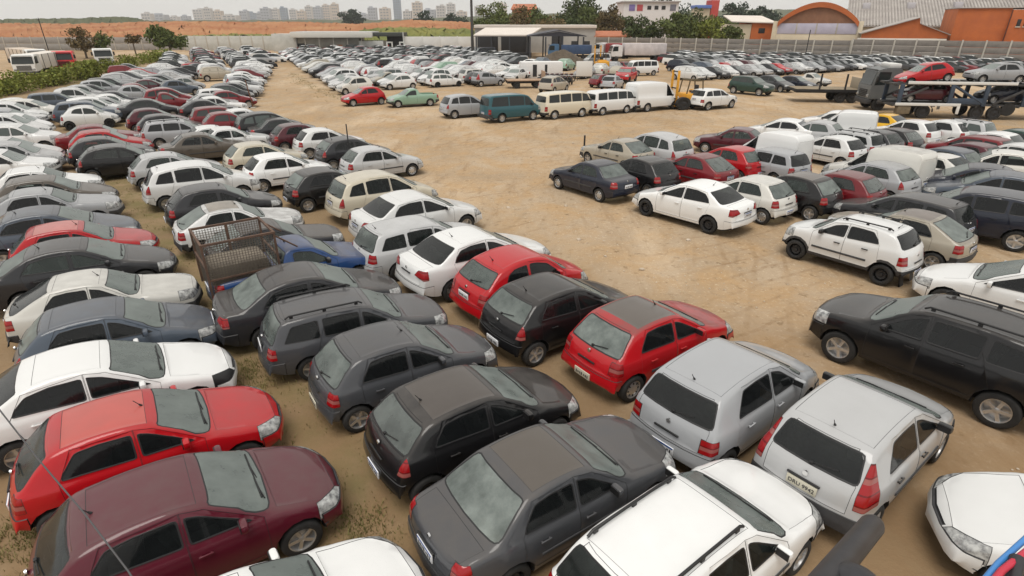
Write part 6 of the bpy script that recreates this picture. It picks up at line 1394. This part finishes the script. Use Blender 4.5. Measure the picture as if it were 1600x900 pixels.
# ------------------------------------------------------------------ cage pickup
def rel(o, x_, y_, z_): return Matrix.LocRotScale(o.location, o.rotation_euler.to_quaternion(), None) @ Vector((x_, y_, z_))
pk_loc = by_roof('pickup', 455, 374, 39)
pk = car('pickup', (.02, .065, .20), pk_loc, R(36), 'blue pickup with a rusty mesh cage on its load bed', 2, G_B, glass='pale', dust=.75, plate='white')
RUST = mat('rusty_frame', (.085, .052, .038), .85, var_col=(.13, .075, .05), scale=5); MESHM = mat('wire_mesh', (.12, .10, .08), .7)
def cage_frame(bm):
    X0, X1, Y, Z0, Z1 = -2.15, -.55, .70, .55, 1.9
    for q in (X0, X1):
        for v in (Y, -Y): box(bm, (q, v, (Z0 + Z1) / 2), (.05, .05, Z1 - Z0))
    for v in (Y, -Y): box(bm, ((X0 + X1) / 2, v, Z1 + .026), (X1 - X0 + .06, .06, .05)); box(bm, ((X0 + X1) / 2, v, 1.05), (X1 - X0 - .05, .04, .04))
    for q in (X0, X1): box(bm, (q, 0, Z1 + .027), (.05, 2 * Y - .06, .048)); box(bm, (q, 0, 1.35), (.04, 2 * Y - .05, .04))
    box(bm, ((X0 + X1) / 2, Y, 1.5), (.05, .05, .86))
    tube(bm, [(X1, Y, 1.85), (X1 + .5, Y, 1.45)], .022, 6); tube(bm, [(X1, -Y, 1.85), (X1 + .5, -Y, 1.45)], .022, 6)
cg = empty('cage', pk_loc, R(36), label='rusty open frame cage with wire mesh sides standing on the blue pickup bed', cat='cage')
part('frame', RUST, cg, cage_frame, 0)
def wires(bm):
    X0, X1, Y, Z0, Z1 = -2.12, -.58, .685, .58, 1.88; rr = random.Random(2)
    for v in (Y, -Y):
        for k in range(24): box(bm, (X0 + (X1 - X0) * (k + .5) / 24, v, (Z0 + Z1) / 2), (.013, .013, Z1 - Z0))
        for k in range(22): box(bm, ((X0 + X1) / 2, v + .009, Z0 + (Z1 - Z0) * (k + .5) / 22), (X1 - X0, .009, .009))
    for k in range(22): box(bm, (X0, -Y + 2 * Y * (k + .5) / 22, (Z0 + Z1) / 2), (.009, .009, Z1 - Z0))
    for k in range(22): box(bm, (X0 + .009, 0, Z0 + (Z1 - Z0) * (k + .5) / 22), (.009, 2 * Y, .009))
part('mesh', MESHM, cg, wires, 0, kind='stuff')
part('load_sheet', mat('old_tarp', (.20, .17, .13), .9, var_col=(.12, .10, .08), scale=3, bump=.4, bscale=6), cg, lambda bm: heap(bm, .8, .66, .75, 5) if False else box(bm, (-1.4, -.1, .95), (1.35, 1.1, .8), bev=.16))

# ------------------------------------------------------------------ scrap between the vans and the shed: motorcycles, tow bodies
G_MO = 'impounded motorcycles among the scrap'
def motorcycle(loc, head, col, label):
    o = empty('motorcycle', loc, head, label=label, cat='motorcycle', group=G_MO)
    for x_ in (.64, -.64):
        part('wheel', TYRE, o, lambda bm: lathe_y(bm, [(.22, -.05), (.30, -.05), (.31, 0), (.30, .05), (.22, .05), (.22, -.05)], 14)).location = (x_, 0, .31)
    part('tank', mat('tank', col, .3) if ('tank' not in bpy.data.materials or True) else None, o, lambda bm: box(bm, (.15, 0, .82), (.5, .26, .24), bev=.09)); part('seat', TRIM, o, lambda bm: box(bm, (-.35, 0, .80), (.65, .26, .12), bev=.05))
    part('engine', STEEL, o, lambda bm: box(bm, (.05, 0, .48), (.45, .3, .35), bev=.05)); part('fork', ALLOY, o, lambda bm: (tube(bm, [(.64, .08, .31), (.42, .08, .95)], .025, 6), tube(bm, [(.64, -.08, .31), (.42, -.08, .95)], .025, 6), tube(bm, [(.40, -.36, 1.02), (.42, 0, .98), (.40, .36, 1.02)], .018, 6)))
    part('frame', UNDER, o, lambda bm: (tube(bm, [(.42, 0, .8), (0, 0, .35), (-.64, 0, .31)], .03, 6), tube(bm, [(.3, 0, .75), (-.6, 0, .72)], .03, 6)))
    return o
mr_ = random.Random(21)
def copy_tree(o):
    c = o.copy(); C.objects.link(c)
    for ch in o.children: k = ch.copy(); C.objects.link(k); k.parent = c
    return c
m0 = motorcycle((0, 0, 0), 0, (.06, .01, .012), 'dusty dark motorcycle lined up in the scrap area behind the cream minibus')
mpos = [(846 + 7.5 * (i % 7), 133 - 5 * (i // 7)) for i in range(14)]
for i, (px, py) in enumerate(mpos):
    o = m0 if i == 0 else copy_tree(m0); o.location = at(px, py); o.rotation_euler = (0, 0, R(60 + mr_.uniform(-15, 15))); o['label'] = 'dusty dark motorcycle lined up in the scrap area behind the cream minibus'
def flat_body(loc, head, L, col, label):
    o = empty('truck_bed', loc, R(head), label=label, cat='truck bed'); m = mat('bed_' + label.split()[0], col, .7, var=.4, scale=2)
    part('platform', m, o, lambda bm: [box(bm, (0, -.8 + .4 * k, .8), (L, .37, .09), bev=.01) for k in range(5)]); tag(o.children[-1], kind='stuff')
    part('chassis', STEEL, o, lambda bm: (box(bm, (0, .5, .6), (L, .12, .22)), box(bm, (0, -.5, .6), (L, .12, .22)))); part('headboard', m, o, lambda bm: box(bm, (L / 2, 0, 1.25), (.08, 2.0, .9), bev=.02))
    for x_ in (-L * .25, L * .3):
        for sd in (1, -1): truck_wheel(o, x_, sd * .85, .36, .2)
flat_body(at(820, 137), 8, 4.0, (.30, .20, .13), 'brownish empty truck bed behind the teal van')
car('hatch', 'darkred', at(945, 136), R(30), 'dull red stripped car behind the white old minibus', 1, None, glass='dusty', dust=.6, plate=None); car('pickup', 'white', at(800, 124), R(200), 'white pickup among scrap behind the teal van', 1, None, glass='dark', dust=.3, plate=None); car('hatch', 'white', at(790, 114), R(20), 'white stripped hatchback in the scrap area left of the white box body', 1, None, glass='dark', dust=.3, plate=None)
wbx = empty('white_box_body', at(845, 122), R(5), label='white box body with dark door gaps in the scrap area', cat='container'); part('box', mat('box_white', (.68, .67, .66), .6, var=.08), wbx, lambda bm: box(bm, (0, 0, 1.0), (5.2, 2, 1.9), bev=.05)); part('door', DARKM, wbx, lambda bm: box(bm, (-.9, -1.01, .95), (.5, .05, 1.4))); part('door', DARKM, wbx, lambda bm: box(bm, (.5, -1.01, .95), (.3, .05, 1.4)))
pan = empty('notice_board', at(912, 126), R(10), label='white square board standing left of the second forklift', cat='board'); part('board', mat('board_white', (.7, .69, .66), .6), pan, lambda bm: box(bm, (0, 0, 1.35), (2.0, .08, 1.7), bev=.02)); part('leg', STEEL, pan, lambda bm: box(bm, (-.8, .08, .8), (.07, .07, 1.6))); part('leg', STEEL, pan, lambda bm: box(bm, (.8, .08, .8), (.07, .07, 1.6)))
# vehicles at the back of the yard
def box_truck(loc, head, cabcol, boxcol, label, L=6.5, H=2.4, low=False):
    o = empty('truck', loc, R(head), label=label, cat='truck'); cab(o, mat('cabp_' + label.split()[0], cabcol, .4, var=.1), L / 2 - .2, 2.0, 2.3, .8, 1.9)
    part('cargo_body', mat('body_' + label.split()[0], boxcol, .6, var_col=[c * .75 for c in boxcol], scale=1), o, lambda bm: box(bm, (-.6, 0, 1.05 + H / 2), (L, 2.3, H), bev=.04)); part('chassis', UNDER, o, lambda bm: box(bm, (.4, 0, .72), (L + 2, .9, .28)))
    for x_ in (L / 2 + .9, -L * .35):
        for sd in (1, -1): truck_wheel(o, x_, sd * .98, .45)
box_truck((X(895, 114), 113, 0), 175, (.05, .12, .22), (.035, .07, .15), 'blue truck parked under the gabled shed', 5.5, 1.5); box_truck((X(962, 120), 118, 0), 150, (.6, .6, .6), (.28, .04, .04), 'red truck with a white cab beside the concrete wall', 5, 1.6)
box_truck((X(1002, 110), 110, 0), 185, (.62, .6, .6), (.60, .55, .55), 'white box trailer truck beyond the white minibus', 7.5, 1.9)
car('old_sedan', 'darkred', (X(975, 86), 86, 0), R(120), 'dark red old car between the second forklift and the white minibus', 1, None, glass='dark', dust=.3, plate=None)
car('van', 'pale', (X(934, 100), 100, 0), R(190), 'pale van behind the second yellow forklift', 1, None, glass='dark', dust=.2, plate=None)
car('van', 'navy', (X(757, 121), 121, 0), R(190), 'dark blue van under the pale roofed shed', 1, None, glass='dark', dust=.2, plate=None)
bx('loading_platform', s1, DARKM, X(742, 124), X(830, 124), -3.2, -2.6, 0, .9)

# ------------------------------------------------------------------ weeds, stones
GRASS = mat('weed', (.15, .145, .05), .8, var_col=(.30, .25, .11), scale=.9, spec=.15); STONE = mat('stone', (.40, .32, .23), .9, var_col=(.55, .47, .38), scale=1.5)
gr = random.Random(31)
def tuft(bm, x, y, n, h, spread):
    for _ in range(n):
        a = gr.uniform(0, 6.28); d = abs(gr.gauss(0, spread)); p = Vector((x + d * math.cos(a), y + d * math.sin(a), -.01)); hh = h * gr.uniform(.4, 1.2); le = Vector((gr.gauss(0, 1), gr.gauss(0, 1), 0)) * hh * .4; w = Vector((math.cos(a + 1.5), math.sin(a + 1.5), 0)) * gr.uniform(.004, .010)
        m = p + Vector((0, 0, hh * .6)) + le * .35; t = p + Vector((0, 0, hh)) + le
        a1, a2, b1, b2, c = bm.verts.new(p - w), bm.verts.new(p + w), bm.verts.new(m - w * .7), bm.verts.new(m + w * .7), bm.verts.new(t); bm.faces.new((a1, a2, b2, b1)); bm.faces.new((b1, b2, c))
def weeds(bm):
    line = [at(570, 850), at(565, 822), at(480, 690), at(420, 625), at(385, 560), at(340, 470), at(250, 340), at(180, 275)]
    for a, b in zip(line, line[1:]):
        L = (b - a).length
        for k in range(int(L * 8)):
            p = a.lerp(b, gr.random()); o = gr.gauss(0, .55)
            tuft(bm, p.x + o * .8, p.y + o * .6, gr.randint(5, 14), gr.uniform(.04, .10), .16)
    for px, py, n in ((572, 826, 34), (556, 812, 16), (388, 575, 30), (405, 600, 22), (20, 860, 40), (10, 830, 30), (470, 800, 8), (410, 640, 14)):
        c = at(px, py)
        for k in range(n): tuft(bm, c.x + gr.gauss(0, .22), c.y + gr.gauss(0, .22), 14, gr.uniform(.05, .12), .12)
    e = [at(560, 158), at(520, 143), at(492, 130), at(470, 115)]
    for a, b in zip(e, e[1:]):
        for k in range(int((b - a).length * 9)):
            p = a.lerp(b, gr.random()); tuft(bm, p.x - abs(gr.gauss(0, 1.1)) - .4, p.y + gr.gauss(0, .5), 8, gr.uniform(.08, .2), .25)
tag(link('weeds', mesh_of('weeds', GRASS, weeds, 0)), 'low weeds and dry grass growing in the aisles between the rows', 'grass', None, 'stuff')
def stones(bm):
    for _ in range(3200):
        px, py = gr.uniform(480, 1600), 150 + 750 * gr.random() ** 1.3; p = at(px, py)
        if not clear_of(p.x, p.y): continue
        r = gr.uniform(.008, .03) * (1 + (gr.random() < .06) * 2); g = bmesh.ops.create_icosphere(bm, subdivisions=1, radius=r)
        for v in g['verts']: v.co = Vector((v.co.x * gr.uniform(.8, 1.3), v.co.y * gr.uniform(.8, 1.3), v.co.z * .6)) + Vector((p.x, p.y, r * .2))
tag(link('pebbles', mesh_of('pebbles', STONE, stones, 60)), 'small pale stones scattered over the sandy yard', 'stones', None, 'stuff')

# ------------------------------------------------------------------ close to the camera: lamp arm, cables
def ray_at(px, py, dist):
    x = (px - 800) / FPX; y = (py - 450) / FPX; return Vector((0, 0, CAMH)) + Vector((x, CP - y * SP, -SP - y * CP)) * dist
RUB = mat('black_rubber', (.02, .02, .023), .45, var=.6, scale=20)
o = empty('black_pipe', ray_at(1300, 905, 1.7), 0, label='thick black pipe end rising at the bottom edge near the camera', cat='pipe')
def pipe(bm):
    a, b = ray_at(1225, 985, 1.5) - o.location, ray_at(1362, 822, 2.1) - o.location; d = (b - a).normalized()
    tube(bm, [a, b, b + d * .03, b + d * .045], [.042, .042, .034, .008], 16)
part('pipe', RUB, o, pipe, 50)
part('cap', RUB, o, lambda bm: (lambda g: bmesh.ops.transform(bm, matrix=Matrix.Translation(ray_at(1330, 925, 1.75) - o.location) @ Matrix.Diagonal((.095, .085, .085, 1)), verts=g['verts']))(bmesh.ops.create_uvsphere(bm, u_segments=20, v_segments=14, radius=1)), 60)
def cable(name, m, pts, r, label):
    p0 = pts[0]; q = link(name, mesh_of(name, m, lambda bm: tube(bm, [p - p0 for p in pts], r, 8), 60), None, p0); tag(q, label, 'cable'); return q
cable('cable', mat('cable_blue', (.05, .22, .55), .4), [ray_at(1515, 935, 1.55), ray_at(1560, 880, 1.7), ray_at(1610, 835, 1.8), ray_at(1700, 770, 2.0)], .009, 'light blue cable crossing the bottom right corner')
cable('cable', mat('cable_red', (.50, .02, .05), .4), [ray_at(1520, 950, 1.5), ray_at(1565, 892, 1.65), ray_at(1612, 855, 1.75), ray_at(1700, 800, 1.95)], .010, 'red cable crossing the bottom right corner below the blue one')
cable('wire', mat('grey_wire', (.07, .07, .075), .5), [ray_at(-40, 590, 3.0), ray_at(60, 718, 2.7), ray_at(130, 800, 2.5), ray_at(200, 892, 2.3), ray_at(230, 940, 2.2)], .0035, 'thin grey wire slanting down across the two red cars at bottom left')
cable('strap', RUB, [ray_at(1590, 872, 1.7), ray_at(1583, 905, 1.66), ray_at(1580, 940, 1.6)], .02, 'short black strap end hanging in the bottom right corner')

# ------------------------------------------------------------------ haze
hz = bpy.data.materials.new('haze'); hz.use_nodes = True; n = hz.node_tree.nodes; n.clear()
ho = n.new('ShaderNodeOutputMaterial'); hv = n.new('ShaderNodeVolumePrincipled'); hv.inputs['Color'].default_value = (1, 1, 1, 1); hv.inputs['Density'].default_value = .00017; hv.inputs['Anisotropy'].default_value = .2
hz.node_tree.links.new(hv.outputs['Volume'], ho.inputs['Volume'])
part('haze', hz, None, lambda bm: box(bm, (0, 1180, 69), (3700, 3700, 140)), 0, kind='stuff')
